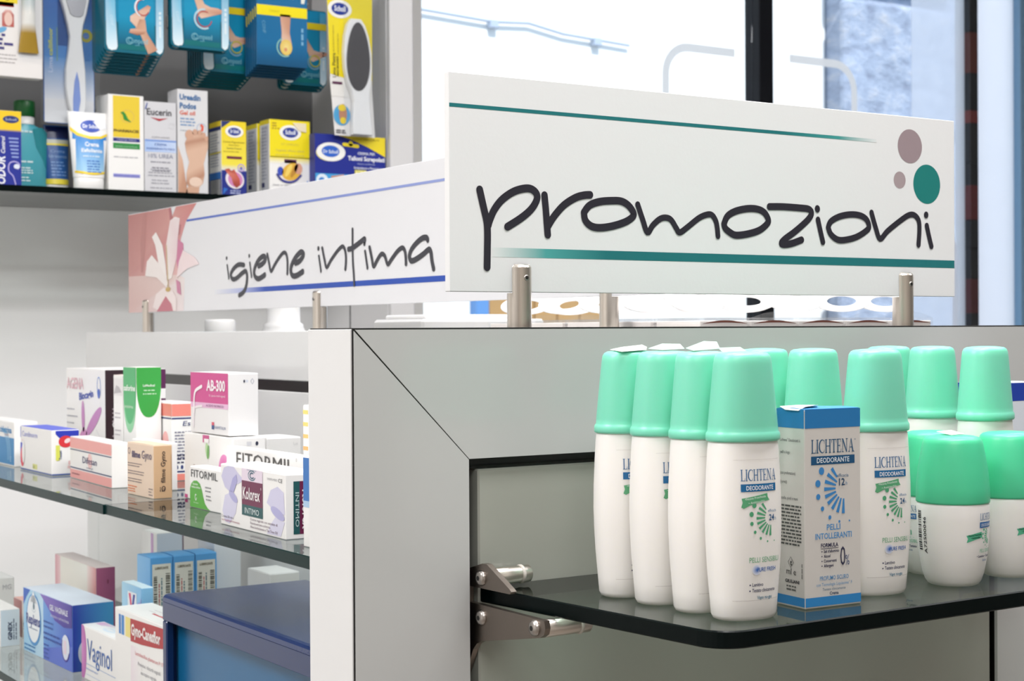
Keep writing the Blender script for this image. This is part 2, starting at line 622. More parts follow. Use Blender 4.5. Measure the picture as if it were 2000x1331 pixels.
def copy_tree(o, parent=None):
    c = o.copy()
    COL.objects.link(c)
    if parent is not None:
        c.parent = parent
    for ch in o.children:
        copy_tree(ch, c)
    return c

def slab(name, x0, y0, z0, x1, y1, z1, m, parent=None, b=0.001, kind=None):
    mb = MB()
    mb.box(x0, y0, z0, x1, y1, z1, m, b=b)
    o = mb.build(name, parent)
    if kind:
        o['kind'] = kind
    return o

# ---------------------------------------------------------------- room shell, window, street
slab('floor', -3.1, -3.1, -0.1, 6.1, 2.7, 0.0, FLOORM, kind='structure')
slab('ceiling', -3.1, -3.1, 2.9, 6.1, 2.7, 3.1, CEIL, kind='structure')
slab('wall_left', -3.1, -3.1, 0.0, -3.0, 2.17, 2.9, PLASTER, kind='structure')
slab('wall_right', 6.0, -3.1, 0.0, 6.1, 2.7, 2.9, PLASTER, kind='structure')
slab('wall_near', -3.0, -3.1, 0.0, 6.0, -3.0, 2.9, mat('beige_wall_paint', '#bdb6ae', rough=.8, bump=.1, bscale=60), kind='structure')
slab('wall_back', -3.0, 2.07, 0.0, 1.12, 2.17, 2.9, PLASTER, kind='structure')
slab('wall_return', 1.02, 2.17, 0.0, 1.12, 2.66, 2.9, PLASTER, kind='structure')
slab('wall_window', 1.12, 2.58, 0.0, 1.52, 2.66, 2.9, PLASTER, kind='structure')
slab('wall_window_base', 1.52, 2.58, 0.0, 6.0, 2.66, 0.35, PLASTER, kind='structure')
slab('wall_window_head', 1.52, 2.58, 2.72, 6.0, 2.66, 2.9, PLASTER, kind='structure')

win = tag(empty('window_1', (1.52, 2.6, 0.35)), kind='structure')
PANE = thin_glass('window_pane', (0.97, 0.985, 1.0), 0.0, refl=0.6)
FROST = thin_glass('frosted_film', (0.92, 0.93, 0.97), 0.2, (0.90, 0.91, 0.95), 0.75, 0.3, True)
REFL_SHEET = thin_glass('pale_reflection_sheet', (0.93, 0.95, 1.0), 0.1, (0.86, 0.88, 0.93), 0.5, 0.3, True)  # pale sheet that stands in for a reflection on the glass
VINYL = thin_glass('white_vinyl', (0.9, 0.88, 0.86), 0.3, (0.76, 0.72, 0.70), 0.95, 0.1, True)
def wpart(name, x0, z0, x1, z1, y0, y1, m):
    mb = MB()
    mb.box(x0 - 1.52, y0 - 2.6, z0 - 0.35, x1 - 1.52, y1 - 2.6, z1 - 0.35, m, b=0.002)
    return mb.build(name, win)
wpart('window_jamb', 1.521, 0.351, 1.562, 2.719, 2.585, 2.65, WPLASTIC)
wpart('mullion', 2.688, 0.351, 2.742, 2.719, 2.585, 2.65, DARKFR)
mb = MB()
MULL = mat('dark_mullion_with_posters', rough=0.4, vcol=True, bump=0.02)
zz = [0.351, 1.22, 1.34, 1.45, 1.56, 1.66, 1.75, 1.86, 1.93, 2.06, 2.1, 2.22, 2.35, 2.719]
cl = ['#14161c', '#3c1a1e', '#1a1a20', '#4a1a20', '#15161c', '#14161c', '#5a2024', '#15161c', '#17171c', '#6e2c2a', '#14161c', '#5a2a24', '#16171c']
for i in range(13):
    mb.box(3.588 - 1.52, -0.012, zz[i] - 0.35, 3.626 - 1.52, 0.05, zz[i + 1] - 0.35, MULL, cl[i], b=0.001)
mb.build('mullion', win)
wpart('blue_frame', 3.83, 0.351, 3.92, 2.719, 2.585, 2.65, BLUEFR)
for i, (a, b_) in enumerate(((1.562, 2.688), (2.742, 3.588))):
    wpart('pane', a, 0.351, b_, 2.719, 2.612, 2.618, PANE)
wpart('pane', 3.626, 0.351, 3.83, 2.719, 2.612, 2.618, FROST)
wpart('pane', 3.92, 0.351, 5.99, 2.719, 2.612, 2.618, PANE)
wpart('reflection_sheet', 3.344, 0.36, 3.587, 2.71, 2.609, 2.6115, REFL_SHEET)

def decal(label, strokes):
    mb = MB()
    f = Face(mb, (0, 2.607, 0), (1, 0, 0), (0, 0, 1), (0, -1, 0), VINYL, 0.0004)
    for pts in strokes:
        f.stroke([(a * 1000, b * 1000) for a, b in pts], 24, '#e9e4e0', k=1, smooth=False, caps=False)
    o = mb.build('window_decal')
    tag(o, label, 'window sticker', 'white outline stickers on the window')
def corner(x0, z0, x1, z1, rx):
    """down-stroke at x0 turning into a level stroke that ends at x1"""
    sg = 1 if x1 > x0 else -1
    P = [(x0, z0)]
    for i in range(9):
        a = math.radians(180 - 90 * i / 8)
        P.append((x0 + sg * (rx + rx * math.cos(a)), z1 - rx + rx * math.sin(a)))
    P.append((x1, z1))
    return P
decal('white rounded corner outline on the window left of the dark mullion', [corner(2.358, 1.62, 2.612, 2.196, 0.08)])
decal('white rounded corner outline on the window right of the dark mullion', [corner(3.09, 1.62, 2.825, 2.2, 0.08)])
decal('pale curved outline low on the window just right of the big teal sign', [corner(3.535, 1.33, 3.40, 1.72, 0.08)])

# street
slab('ground_street', -8, 2.7, -0.25, 16, 12, -0.12, mat('street_stone', '#a9a6a2', rough=0.8, bump=0.3, bscale=6), kind='structure')
FACADE = mat('white_facade_plaster', '#f4f3f0', rough=0.85, bump=0.3, bscale=4)
slab('exterior_facade', -4, 7.5, -0.12, 7.78, 8.5, 7.0, FACADE, kind='structure')
def stone_material():
    m = bpy.data.materials.new('old_stone_wall')
    m.use_nodes = True
    n, k = m.node_tree.nodes, m.node_tree.links
    b = n['Principled BSDF']
    b.inputs['Roughness'].default_value = 0.9
    tc = n.new('ShaderNodeTexCoord')
    mp = n.new('ShaderNodeMapping')
    mp.inputs['Rotation'].default_value = (0, math.radians(-14), 0)
    mp.inputs['Scale'].default_value = (1.7, 1.0, 2.6)
    k.new(tc.outputs['Object'], mp.inputs['Vector'])
    v = n.new('ShaderNodeTexVoronoi')
    v.inputs['Scale'].default_value = 1.1
    k.new(mp.outputs[0], v.inputs['Vector'])
    nz = n.new('ShaderNodeTexNoise')
    nz.inputs['Scale'].default_value = 3.2
    nz.inputs['Detail'].default_value = 8
    nz.inputs['Roughness'].default_value = 0.7
    k.new(mp.outputs[0], nz.inputs['Vector'])
    r = n.new('ShaderNodeValToRGB')
    r.color_ramp.elements[0].position = 0.25
    r.color_ramp.elements[0].color = lin('#878ea4') + (1,)
    r.color_ramp.elements[1].position = 0.75
    r.color_ramp.elements[1].color = lin('#e2dfe1') + (1,)
    e = r.color_ramp.elements.new(0.5)
    e.color = lin('#b6c2d8') + (1,)
    k.new(nz.outputs['Fac'], r.inputs[0])
    mx = n.new('ShaderNodeMixRGB')
    mx.blend_type = 'MULTIPLY'
    mx.inputs[0].default_value = 0.25
    k.new(r.outputs[0], mx.inputs[1])
    k.new(v.outputs['Distance'], mx.inputs[2])
    k.new(mx.outputs[0], b.inputs['Base Color'])
    bp = n.new('ShaderNodeBump')
    bp.inputs['Strength'].default_value = 0.8
    bp.inputs['Distance'].default_value = 0.06
    k.new(nz.outputs['Fac'], bp.inputs['Height'])
    k.new(bp.outputs[0], b.inputs['Normal'])
    return m
STONE = stone_material()
mb = MB()
mb.box(7.79, 7.3, -0.12, 13.5, 8.5, 7.0, STONE, b=0.03)
rnd = random.Random(4)
for i in range(7):
    z = i * 0.98 - 0.1
    mb.box(7.70 + rnd.uniform(-.04, .02), 7.22, z, 8.7 + rnd.uniform(0, .5), 7.32, z + 0.9, STONE, b=0.05)
tag(mb.build('exterior_stone_wall'), kind='structure')
mb = MB()
WOOD = mat('tan_wood_door', '#b08a58', rough=0.6, bump=0.2, bscale=3, aniso=(12, 1, 1))
for i in range(5):
    mb.box(4.86 + i * 0.174, 7.44, -0.12, 4.86 + (i + 1) * 0.174 - 0.006, 7.50, 2.05, WOOD, b=0.008)
d = mb.build('door_1')
tag(d, kind='structure')
for x in (4.76, 5.735):
    mb = MB()
    mb.box(x, 7.42, -0.12, x + 0.095, 7.5, 2.12, mat('blue_door_post', '#5c8bc4', rough=0.6, bump=0.1, bscale=5), b=0.008)
    mb.build('door_post', d)
mb = MB()
pts = [(3.6 + i * 0.265, 3.38 - 0.012 * i + (0.03 if i % 4 == 2 else 0)) for i in range(10)]
for i in range(9):
    mb.rod((pts[i][0], 7.47, pts[i][1]), (pts[i + 1][0], 7.47, pts[i + 1][1]), 0.010, mat('facade_cable', '#b4bfd0', rough=0.6, bump=0.05), n=8)
for i in (2, 5, 8):
    mb.box(pts[i][0] - .03, 7.45, pts[i][1] - .04, pts[i][0] + .03, 7.5, pts[i][1] + .01, MATS['facade_cable'], b=0.004)
tag(mb.build('facade_cable'), 'grey cable sagging across the white house front outside the window', 'cable')

# ---------------------------------------------------------------- display cabinet (end cap and side run)
TOPZ = 1.4028
INZ = 1.317
FWID = 0.685
gon = tag(empty('display_cabinet', (0, 0, 0)), 'white laminate display cabinet with mitred end frame and black edging', 'display cabinet')
t, e = 0.0011, 0.0004      # board set-back that shows the black edge, mitre half-gap
D = 0.0608
def prism_part(name, pts, y0, y1, m):
    mb = MB()
    mb.prism(pts, 'y', y0, y1, m)
    return mb.build(name, gon)
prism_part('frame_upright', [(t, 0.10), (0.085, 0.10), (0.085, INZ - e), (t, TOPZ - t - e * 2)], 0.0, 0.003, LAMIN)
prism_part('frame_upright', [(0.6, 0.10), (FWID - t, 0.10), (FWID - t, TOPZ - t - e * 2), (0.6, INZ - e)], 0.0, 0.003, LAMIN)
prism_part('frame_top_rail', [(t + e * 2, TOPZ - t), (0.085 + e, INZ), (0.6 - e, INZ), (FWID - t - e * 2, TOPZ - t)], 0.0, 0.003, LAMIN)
mb = MB()
for a, b_ in ((0.0004, 0.0846), (0.6004, FWID - .0004)):
    mb.box(a, 0.0006, 0.0, b_, D - .001, INZ, BLACK, b=0.0002)
mb.box(0.0004, 0.0006, INZ, FWID - .0004, D - .001, TOPZ, BLACK, b=0.0002)
mb.box(0.08, 0.034, 0.0, 0.604, 0.045, INZ + .001, BLACK)
mb.build('black_core', gon)
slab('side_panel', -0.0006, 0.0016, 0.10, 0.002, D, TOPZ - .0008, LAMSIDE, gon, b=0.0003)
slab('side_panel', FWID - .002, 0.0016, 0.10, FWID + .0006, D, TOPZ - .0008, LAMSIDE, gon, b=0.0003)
slab('plinth', 0.004, 0.01, 0.0, FWID - .004, 1.54, 0.099, BLACK, gon)
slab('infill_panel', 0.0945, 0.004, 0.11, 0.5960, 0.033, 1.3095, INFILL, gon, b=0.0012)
# spine of the side run
slab('spine_panel', 0.35, D + .001, 1.344, 0.378, 1.545, 1.4023, LAMSIDE, gon)
slab('spine_panel', 0.35, D + .001, 0.10, 0.378, 1.4925, 1.331, LAMSIDE, gon)
slab('spine_panel', 0.35, 1.4945, 0.10, 0.378, 1.545, 1.331, LAMSIDE, gon)
slab('slotted_rail', 0.3515, D + .001, 1.3305, 0.3765, 1.544, 1.3445, RAIL, gon, b=0.0004)
slab('base_deck', 0.02, D + .001, 0.0995, 0.66, 1.545, 0.14, LAMSIDE, gon)

# ---------------------------------------------------------------- glass shelves
def glass_shelf(name, label, outline, z0, z1, edge, face=None):
    """plate glass: see-through faces, dark green polished edge"""
    mb = MB()
    n = len(outline)
    b = 0.0008
    cx = sum(p[0] for p in outline) / n
    cy = sum(p[1] for p in outline) / n
    ins = []
    for i, p in enumerate(outline):
        a, c = outline[i - 1], outline[(i + 1) % n]
        d1 = Vector((p[0] - a[0], p[1] - a[1])).normalized()
        d2 = Vector((c[0] - p[0], c[1] - p[1])).normalized()
        nn = Vector((-(d1.y + d2.y), d1.x + d2.x))
        nn.normalize()
        ins.append((p[0] + nn.x * b, p[1] + nn.y * b))
    rings = [[(p[0], p[1], z0) for p in ins], [(p[0], p[1], z0 + b) for p in outline], [(p[0], p[1], z1 - b) for p in outline], [(p[0], p[1], z1) for p in ins]]
    mb.loft(rings, edge, cap0=False, cap1=False, smooth=False)
    mb.add(rings[0], [tuple(reversed(range(n)))], face or GFACEC)
    mb.add(rings[3], [tuple(range(n))], face or GFACEC)
    return tag(mb.build(name), label, 'glass shelf')
ZS = 1.2323
def arcpts(cx, cy, r, a0, a1, n=10):
    return [(cx + r * math.cos(math.radians(a0 + (a1 - a0) * i / n)), cy + r * math.sin(math.radians(a0 + (a1 - a0) * i / n))) for i in range(n + 1)]
R_ = 0.022
LX0, LX1 = 0.0955, 0.1157
out = [(LX0, 0.0035)] + arcpts(LX1 + R_ - .0012, -0.2135 + R_, R_, 186, 270) + arcpts(0.685 - (LX1 + R_ - .0012), -0.2135 + R_, R_, 270, 354) + [(0.685 - LX0, 0.0035)]
glass_shelf('glass_shelf', 'thick glass shelf with rounded corners carrying the mint capped bottles', out, ZS - 0.0102, ZS, GEDGE, GFACE)
def rect_shelf(label, x0, y0, x1, y1, z1, th=0.010):
    return glass_shelf('glass_shelf', label, [(x0, y0), (x1, y0), (x1, y1), (x0, y1)], z1 - th, z1, GEDGEL)
ZL = 1.0047
rect_shelf('near pane of the upper side shelf, under the white and lilac box', 0.0665, D + .002, 0.3495, 0.6478, ZS)
rect_shelf('far pane of the upper side shelf, under the pink striped white box', 0.0645, 0.6486, 0.3495, 1.54, ZS)
rect_shelf('lower glass side shelf under the blue display stand', 0.066, D + .002, 0.3495, 1.54, ZL)
rect_shelf('glass top shelf behind the big teal sign, under the clear boxes', 0.3785, D + .002, 0.70, 1.53, 1.393)

# ---------------------------------------------------------------- bracket of the front shelf
br = tag(empty('shelf_bracket', (0.0895, 0, 1.2)), 'stainless steel bracket clamping the left edge of the front glass shelf', 'bracket')
mb = MB()
def bp(p):
    return (p[0], p[1] - 1.2)
up_ = [(0.016, 1.2326), (-0.0405, 1.2335), (-0.0425, 1.2352), (-0.0400, 1.2368), (-0.0140, 1.2493), (-0.0085, 1.2493), (0.0095, 1.2440), (0.016, 1.2440)]
lo_ = [(0.016, 1.2222), (0.016, 1.170), (0.0095, 1.180), (0.0035, 1.1915), (-0.0010, 1.1960), (-0.0070, 1.1985), (-0.0740, 1.2110), (-0.0785, 1.2135), (-0.0800, 1.2175), (-0.0790, 1.2222)]
for poly in (up_, lo_):
    mb.prism([bp(p) for p in reversed(poly)], 'x', 0.0, 0.004, STEELD)
mb.box(0.0, 0.0085, 0.0215, 0.004, 0.016, 0.0335, STEELD, b=0.0003)
plate = mb.build('bracket_plate', br)
# long strip that runs down into the slot
mb = MB()
mb.prism([(0.016, -0.030), (0.0205, -0.030), (0.031, -0.11), (0.0265, -0.11)], 'x', 0.0, 0.0036, STEELD)
mb.build('bracket_foot', br)
def bolt(y, z):
    mb = MB()
    pr_ = [(-0.0030, 0.0020), (-0.0027, 0.0035), (-0.0018, 0.0046), (-0.0006, 0.0052), (0.0, 0.0052)]
    rings = [[(x, y + r * math.cos(2 * math.pi * i / 24), z - 1.2 + r * math.sin(2 * math.pi * i / 24)) for i in range(24)] for x, r in pr_]
    mb.loft([list(reversed(r)) for r in rings], SCREW, cap0=False, cap1=False)
    mb.add(list(rings[0]), [tuple(range(24))], SCREW)
    o = mb.build('button_screw', br)
    mb = MB()
    hx = [(-0.00315, y + 0.0017 * math.cos(math.pi * i / 3), z - 1.2 + 0.0017 * math.sin(math.pi * i / 3)) for i in range(6)]
    h2 = [(-0.0022, p[1], p[2]) for p in hx]
    mb.loft([hx, h2], HEXD, smooth=False)
    mb.build('hex_socket', o)
bolt(-0.0075, 1.2398)
bolt(-0.0075, 1.2140)
bolt(-0.0690, 1.2165)
def pin(y, z, x1, ring):
    mb = MB()
    mb.rod((0.0042, y, z - 1.2), (x1 - 0.0895, y, z - 1.2), 0.0057, STEEL, n=28, ends=0.0006)
    o = mb.build('clamp_pin', br)
    mb = MB()
    mb.rod((ring - 0.0895, y, z - 1.2), (ring - 0.0895 + 0.0025, y, z - 1.2), 0.0063, RUBBER, n=28, ends=0.0006)
    mb.build('rubber_ring', o)
pin(-0.0075, 1.2398, 0.1265, 0.1185)
pin(-0.0690, 1.2155, 0.1300, 0.1210)

# ---------------------------------------------------------------- signs on slotted posts
def sign_post(name_label, x, y, z0, zs, zt, along, group):
    """slotted steel post: full round below zs, half round in front of the board above; along = 'x' or 'y'"""
    o = tag(empty('sign_post', (x, y, z0)), name_label, 'sign post', group)
    n = 36
    r = 0.0085
    mb = MB()
    mb.lathe([(0, r), (zs - z0 - .0004, r)], STEEL, n=n)
    base = mb.build('post_base', o)
    # half round (in front of the board), local front = -y, board half thickness g
    g = 0.0032
    mb = MB()
    ring = []
    a0 = math.asin(g / r)
    for i in range(19):
        a = math.pi + a0 + (math.pi - 2 * a0) * i / 18
        ring.append((r * math.cos(a), r * math.sin(a)))
    hh = zt - z0
    rings = []
    for z, s in ((zs - z0 - .0004, 1.0), (hh - 0.0022, 1.0), (hh - .0008, 0.90), (hh, 0.74)):
        rings.append([(p[0] * s, min(p[1] * s, -g), z) for p in ring])
    mb.loft(rings, STEEL, smooth=False)
    up = mb.build('post_front', o)
    mb = MB()
    yy = -r + 0.0002
    zc = hh - 0.0095
    rr = [[(0.0011 * 0, 0, 0)]]
    sc = [[(q * math.cos(2 * math.pi * i / 16) + 0.0005, yy - d_, zc + q * math.sin(2 * math.pi * i / 16)) for i in range(16)] for q, d_ in ((0.0021, 0.0), (0.0019, 0.0006), (0.0012, 0.0006))]
    mb.loft([list(reversed(q)) for q in sc], SCREW, cap0=False, cap1=False)
    mb.add(sc[2], [tuple(range(16))], HEXD)
    s_ = mb.build('set_screw', up)
    if along == 'y':
        o.rotation_euler = (0, 0, -math.pi / 2)
    return o
PG = 'steel posts of the big teal sign'
sign_post('left slotted steel post under the big white and teal sign', 0.1452, 0.030, TOPZ, 1.4268, 1.4462, 'x', None)
sign_post('right slotted steel post under the big white and teal sign', 0.5222, 0.030, TOPZ, 1.4268, 1.4462, 'x', None)
for y, lab in ((1.3139, 'farthest slotted steel post, under the flower picture of the blue lined sign'), (0.7701, 'middle slotted steel post under the long blue lined sign'), (0.2181, 'nearest slotted post of the long blue lined sign, seen under the teal sign')):
    sign_post(lab, 0.3636, y, 1.4023, 1.4300, 1.4480, 'y', None)

STROKES_P = [(4, [(23.9, 69.0), (26.9, 57.5), (29.4, 47.9), (30.0, 40.2), (29.8, 28.5), (29.5, 16.7)]), (4, [(30.6, 45.1), (32.0, 49.0), (35.6, 55.9), (42.0, 63.0), (51.4, 68.8), (60.9, 71.4), (66.8, 70.9), (70.6, 67.6), (70.1, 63.1), (65.5, 57.0), (57.2, 50.8), (46.2, 44.6)]), (4, [(77.0, 67.4), (78.1, 57.5), (78.9, 47.6), (79.6, 40.1)]), (4, [(79.6, 45.6), (84.8, 52.8), (93.4, 61.1), (103.3, 66.7), (110.8, 68.8), (116.1, 69.3)]), (4, [(110.7, 56.7), (115.7, 61.9), (124.5, 64.8), (134.7, 65.9), (143.7, 65.9), (150.1, 63.2), (154.6, 58.3), (154.0, 55.1), (147.5, 51.3), (135.9, 47.9), (124.4, 46.3), (116.9, 47.3), (111.9, 51.2), (110.7, 56.7)]), (3.4, [(158.6, 64.1), (163.1, 53.4), (167.4, 44.2), (172.3, 49.5), (179.0, 54.4), (185.0, 55.5), (189.7, 53.8), (194.3, 48.1), (197.4, 45.1), (204.5, 49.0), (215.6, 56.2), (223.9, 59.2), (228.7, 58.8), (232.2, 54.6), (233.6, 49.3), (234.2, 43.5)]), (4, [(240.2, 52.8), (243.9, 58.9), (252.4, 62.9), (264.7, 65.2), (274.6, 64.9), (280.9, 62.5), (284.6, 57.5), (283.3, 54.1), (275.8, 49.2), (264.6, 46.1), (252.3, 44.6), (246.2, 46.5), (241.4, 49.6), (240.2, 52.8)]), (4, [(285.9, 67.4), (299.9, 67.9), (317.8, 67.6), (326.9, 67.0), (329.8, 63.8), (325.6, 58.4), (312.6, 49.4), (302.2, 43.4), (298.1, 40.0), (300.3, 38.8), (308.6, 39.8), (319.0, 42.9)]), (3.6, [(336.7, 59.2), (339.3, 50.2), (341.9, 41.8)]), (4, [(336.1, 67.8), (336.1, 67.4)]), (3.8, [(347.7, 53.3), (350.6, 58.2), (360.0, 62.4), (372.2, 64.5), (383.1, 64.0), (390.0, 61.0), (392.7, 55.7), (389.9, 52.2), (378.9, 46.9), (366.7, 44.2), (357.9, 44.1), (350.6, 48.1), (347.7, 53.3)]), (3.6, [(395.6, 66.8), (400.3, 54.9), (405.2, 46.0), (413.6, 52.4), (426.4, 60.2), (437.9, 66.1), (445.1, 66.4), (450.1, 62.0), (450.8, 53.5), (449.7, 42.3)]), (3.6, [(459.6, 58.3), (462.2, 49.7), (465.0, 41.5)]), (3.8, [(458.9, 67.4), (458.9, 66.9)])]
STROKES_I = [(3, [(359.3, 56.8), (364.1, 39.9)]), (3.5, [(357.8, 66.4), (357.8, 65.7)]), (5, [(411.5, 55.3), (395.8, 56.4), (382.2, 53.2), (371.8, 47.1), (371.0, 42.4), (377.4, 38.5), (388.8, 39.6), (404.6, 45.0), (415.8, 47.4), (420.1, 43.6), (420.0, 35.4), (416.5, 27.3), (408.7, 21.1), (396.3, 17.7)]), (3, [(429.1, 57.4), (433.9, 40.0)]), (3.5, [(427.5, 66.5), (427.5, 65.6)]), (5.4, [(455.1, 52.3), (465.8, 54.6), (474.3, 58.7), (474.3, 62.7), (465.9, 63.5), (453.0, 58.7), (443.2, 50.1), (442.0, 42.9), (447.3, 38.2), (456.9, 37.0), (472.9, 41.0)]), (4, [(480.7, 65.6), (485.7, 53.8), (490.8, 44.8), (501.3, 52.4), (515.7, 61.4), (525.9, 65.6), (532.9, 64.2), (536.4, 57.1), (536.7, 48.4), (536.2, 40.6)]), (5.6, [(558.5, 51.9), (569.3, 54.0), (578.0, 58.8), (579.1, 62.6), (571.4, 64.0), (557.6, 58.0), (547.7, 49.7), (545.6, 42.9), (550.4, 37.6), (561.2, 37.2), (577.8, 41.4)]), (3.2, [(619.6, 57.5), (624.5, 40.2)]), (4, [(618.4, 66.8), (618.4, 66.1)]), (3.8, [(628.3, 66.2), (633.5, 53.3), (638.8, 44.0), (648.7, 51.1), (664.6, 60.9), (676.8, 65.8), (682.8, 63.2), (685.8, 56.0), (686.1, 48.8), (684.6, 40.5)]), (3.4, [(702.2, 83.7), (701.9, 63.9), (702.5, 48.1), (704.5, 32.3), (705.5, 22.0)]), (5, [(692.2, 62.2), (699.0, 62.5), (709.1, 65.2), (720.8, 68.9), (729.9, 71.6), (729.9, 69.6)]), (3.6, [(729.5, 66.7), (729.5, 65.9)]), (3.4, [(730.9, 57.9), (736.1, 39.8)]), (4.2, [(741.2, 61.7), (745.9, 50.3), (749.8, 40.9), (757.1, 46.7), (764.4, 52.2), (769.9, 53.5), (775.4, 50.6), (781.3, 42.1), (789.4, 47.0), (801.8, 54.7), (812.5, 58.1), (817.8, 54.8), (819.9, 47.9), (820.3, 40.9)]), (5, [(864.9, 63.5), (862.8, 66.0), (854.1, 65.9), (842.4, 61.7), (832.0, 55.6), (827.4, 49.1), (828.9, 45.3), (832.1, 43.6), (840.7, 44.9), (855.4, 49.4), (867.0, 53.8), (871.2, 50.9), (873.2, 42.1), (876.4, 34.0)])]
INK = '#2a2832'
TEAL = '#1f7478'
mb = MB()
mb.box(0.0875, 0.0270, 1.4270, 0.5810, 0.0330, 1.5738, SIGNM, '#e9e9ea', b=0.0003, cols={'L': '#f0f0f0'})
f = Face(mb, (0.0875, 0.0270, 1.4270), (1, 0, 0), (0, 0, 1), (0, -1, 0), SIGNM, 0.00010)
f.rect(0.4, 123.4, 300, 126.0, TEAL, grad=TEAL)
f.rect(300, 123.4, 360, 126.0, TEAL, grad='#3f9a97')
f.rect(360, 123.4, 402, 126.0, '#3f9a97', grad='#e4e6e7')
f.rect(34, 23.8, 78, 30.2, '#e6e8e8', grad='#4fa5a2')
f.rect(78, 23.8, 130, 30.2, '#4fa5a2', grad=TEAL)
f.rect(130, 23.8, 493, 30.2, TEAL)
f.ell(440.3, 122.6, 14.2, 13.9, '#9d8b90', n=44)
f.ell(428.2, 94.5, 6.9, 6.9, '#a9999c', n=32)
f.ell(460.1, 92.5, 16.0, 16.2, '#1c7d78', n=48)
for w, pts in STROKES_P:
    f.stroke(pts, w * 1.36, INK, k=3)
tag(mb.build('shop_sign'), 'big white sign lettered promozioni between two teal lines with three dots', 'sign', 'signs on top of the cabinet')

mb = MB()
mb.box(0.3606, 0.1445, 1.4301, 0.3666, 1.3845, 1.5745, SIGNM, '#e6e6e9', b=0.0003)
f = Face(mb, (0.3606, 1.3845, 1.4301), (0, -1, 0), (0, 0, 1), (-1, 0, 0), SIGNM, 0.00018)
# flower picture
f.poly([(0.5, 54), (0.5, 143.6), (164, 143.6), (172, 131), (186, 143.6), (259, 143.6), (221, 121), (203, 99), (198, 72), (194, 50)], '#cf9590', k=1, cols=['#c98f8b', '#bb7f7c', '#cf9590', '#d39b95', '#d08f8b', '#cf8581', '#d38f8f', '#d79a9a', '#e0b0b0', '#e3b6b3'])
f.poly([(0.5, 0.6), (0.5, 54), (194, 50), (216, 45), (211, 0.6)], '#dcc3bf', k=1, cols=['#d9b5b1', '#dcbdb8', '#e6cfc9', '#ece2e0', '#ecdfe0'])
f.poly([(60, 140), (75, 143), (68, 90), (60, 58), (52, 58), (50, 100)], '#bf8581', k=2)
f.poly([(160, 143.6), (168, 143.6), (178, 120), (205, 118), (200, 105), (170, 100)], '#b9767a', k=2)
f.poly([(193, 99), (212, 92), (214, 60), (196, 48), (186, 70)], '#cf7fa0', k=2)
f.poly([(165.1, 125.8), (183, 130), (200.9, 127.0), (193, 99.6), (188.1, 72.9), (169.6, 46.6), (154.5, 44), (149.2, 92.7)], '#f3e9e7', k=3, cols=['#eddcdc', '#f6efee', '#f0e2e2', '#ecd6da', '#ecd3d6', '#f6f0ea', '#f6f0ea', '#f2e6e4'])
f.poly([(112.3, 112.9), (136.9, 93.3), (148, 65.5), (153, 40.4), (123.9, 61.8), (108.8, 94.6), (96.4, 106.8)], '#f6efec', k=4)
f.poly([(95.9, 81.3), (127.1, 66.2), (157.4, 40.2), (151.2, 34), (114.3, 49), (69.6, 52), (76.5, 72.8)], '#f4ebe8', k=5)
f.poly([(211.8, 83.0), (229.2, 77.8), (251.9, 72), (268, 62), (228.8, 58), (187.6, 46), (196.9, 68.1)], '#f2dfe0', k=4)
f.poly([(138.9, 33.8), (169.3, 30.8), (187.1, 19.1), (186, 1), (150.8, 1), (125.9, 1.0), (98, 7.0), (110.6, 25.3)], '#f2e4e2', k=4)
f.poly([(147.8, 22), (168.9, 10.5), (174, 1), (113.3, 1), (126.0, 8.9)], '#c77684', k=5)
f.poly([(186, 44), (200, 40), (204, 22), (190, 26)], '#cf86a4', k=5)
f.stroke([(152, 92), (154, 66), (157, 40), (158, 32)], 2.0, '#d8c58a', k=6)
f.ell(157, 31, 9, 3.2, '#c9a862', k=6)
f.rect(224, 120.8, 560, 123.6, '#4a66c0', grad='#7c8ed0')
f.rect(560, 120.8, 1236, 123.6, '#7c8ed0', grad='#a9b3de')
f.rect(318, 20.6, 400, 26.6, '#e4e5ea', grad='#b5bce2')
f.rect(400, 20.6, 470, 26.6, '#b5bce2', grad='#2a52b4')
f.rect(470, 20.6, 1236, 26.6, '#1f4bae')
for w, pts in STROKES_I:
    f.stroke(pts, w * 1.2, '#3a3941', k=3)
tag(mb.build('shop_sign'), 'long white sign lettered igiene intima with a lily picture and blue lines', 'sign', 'signs on top of the cabinet')

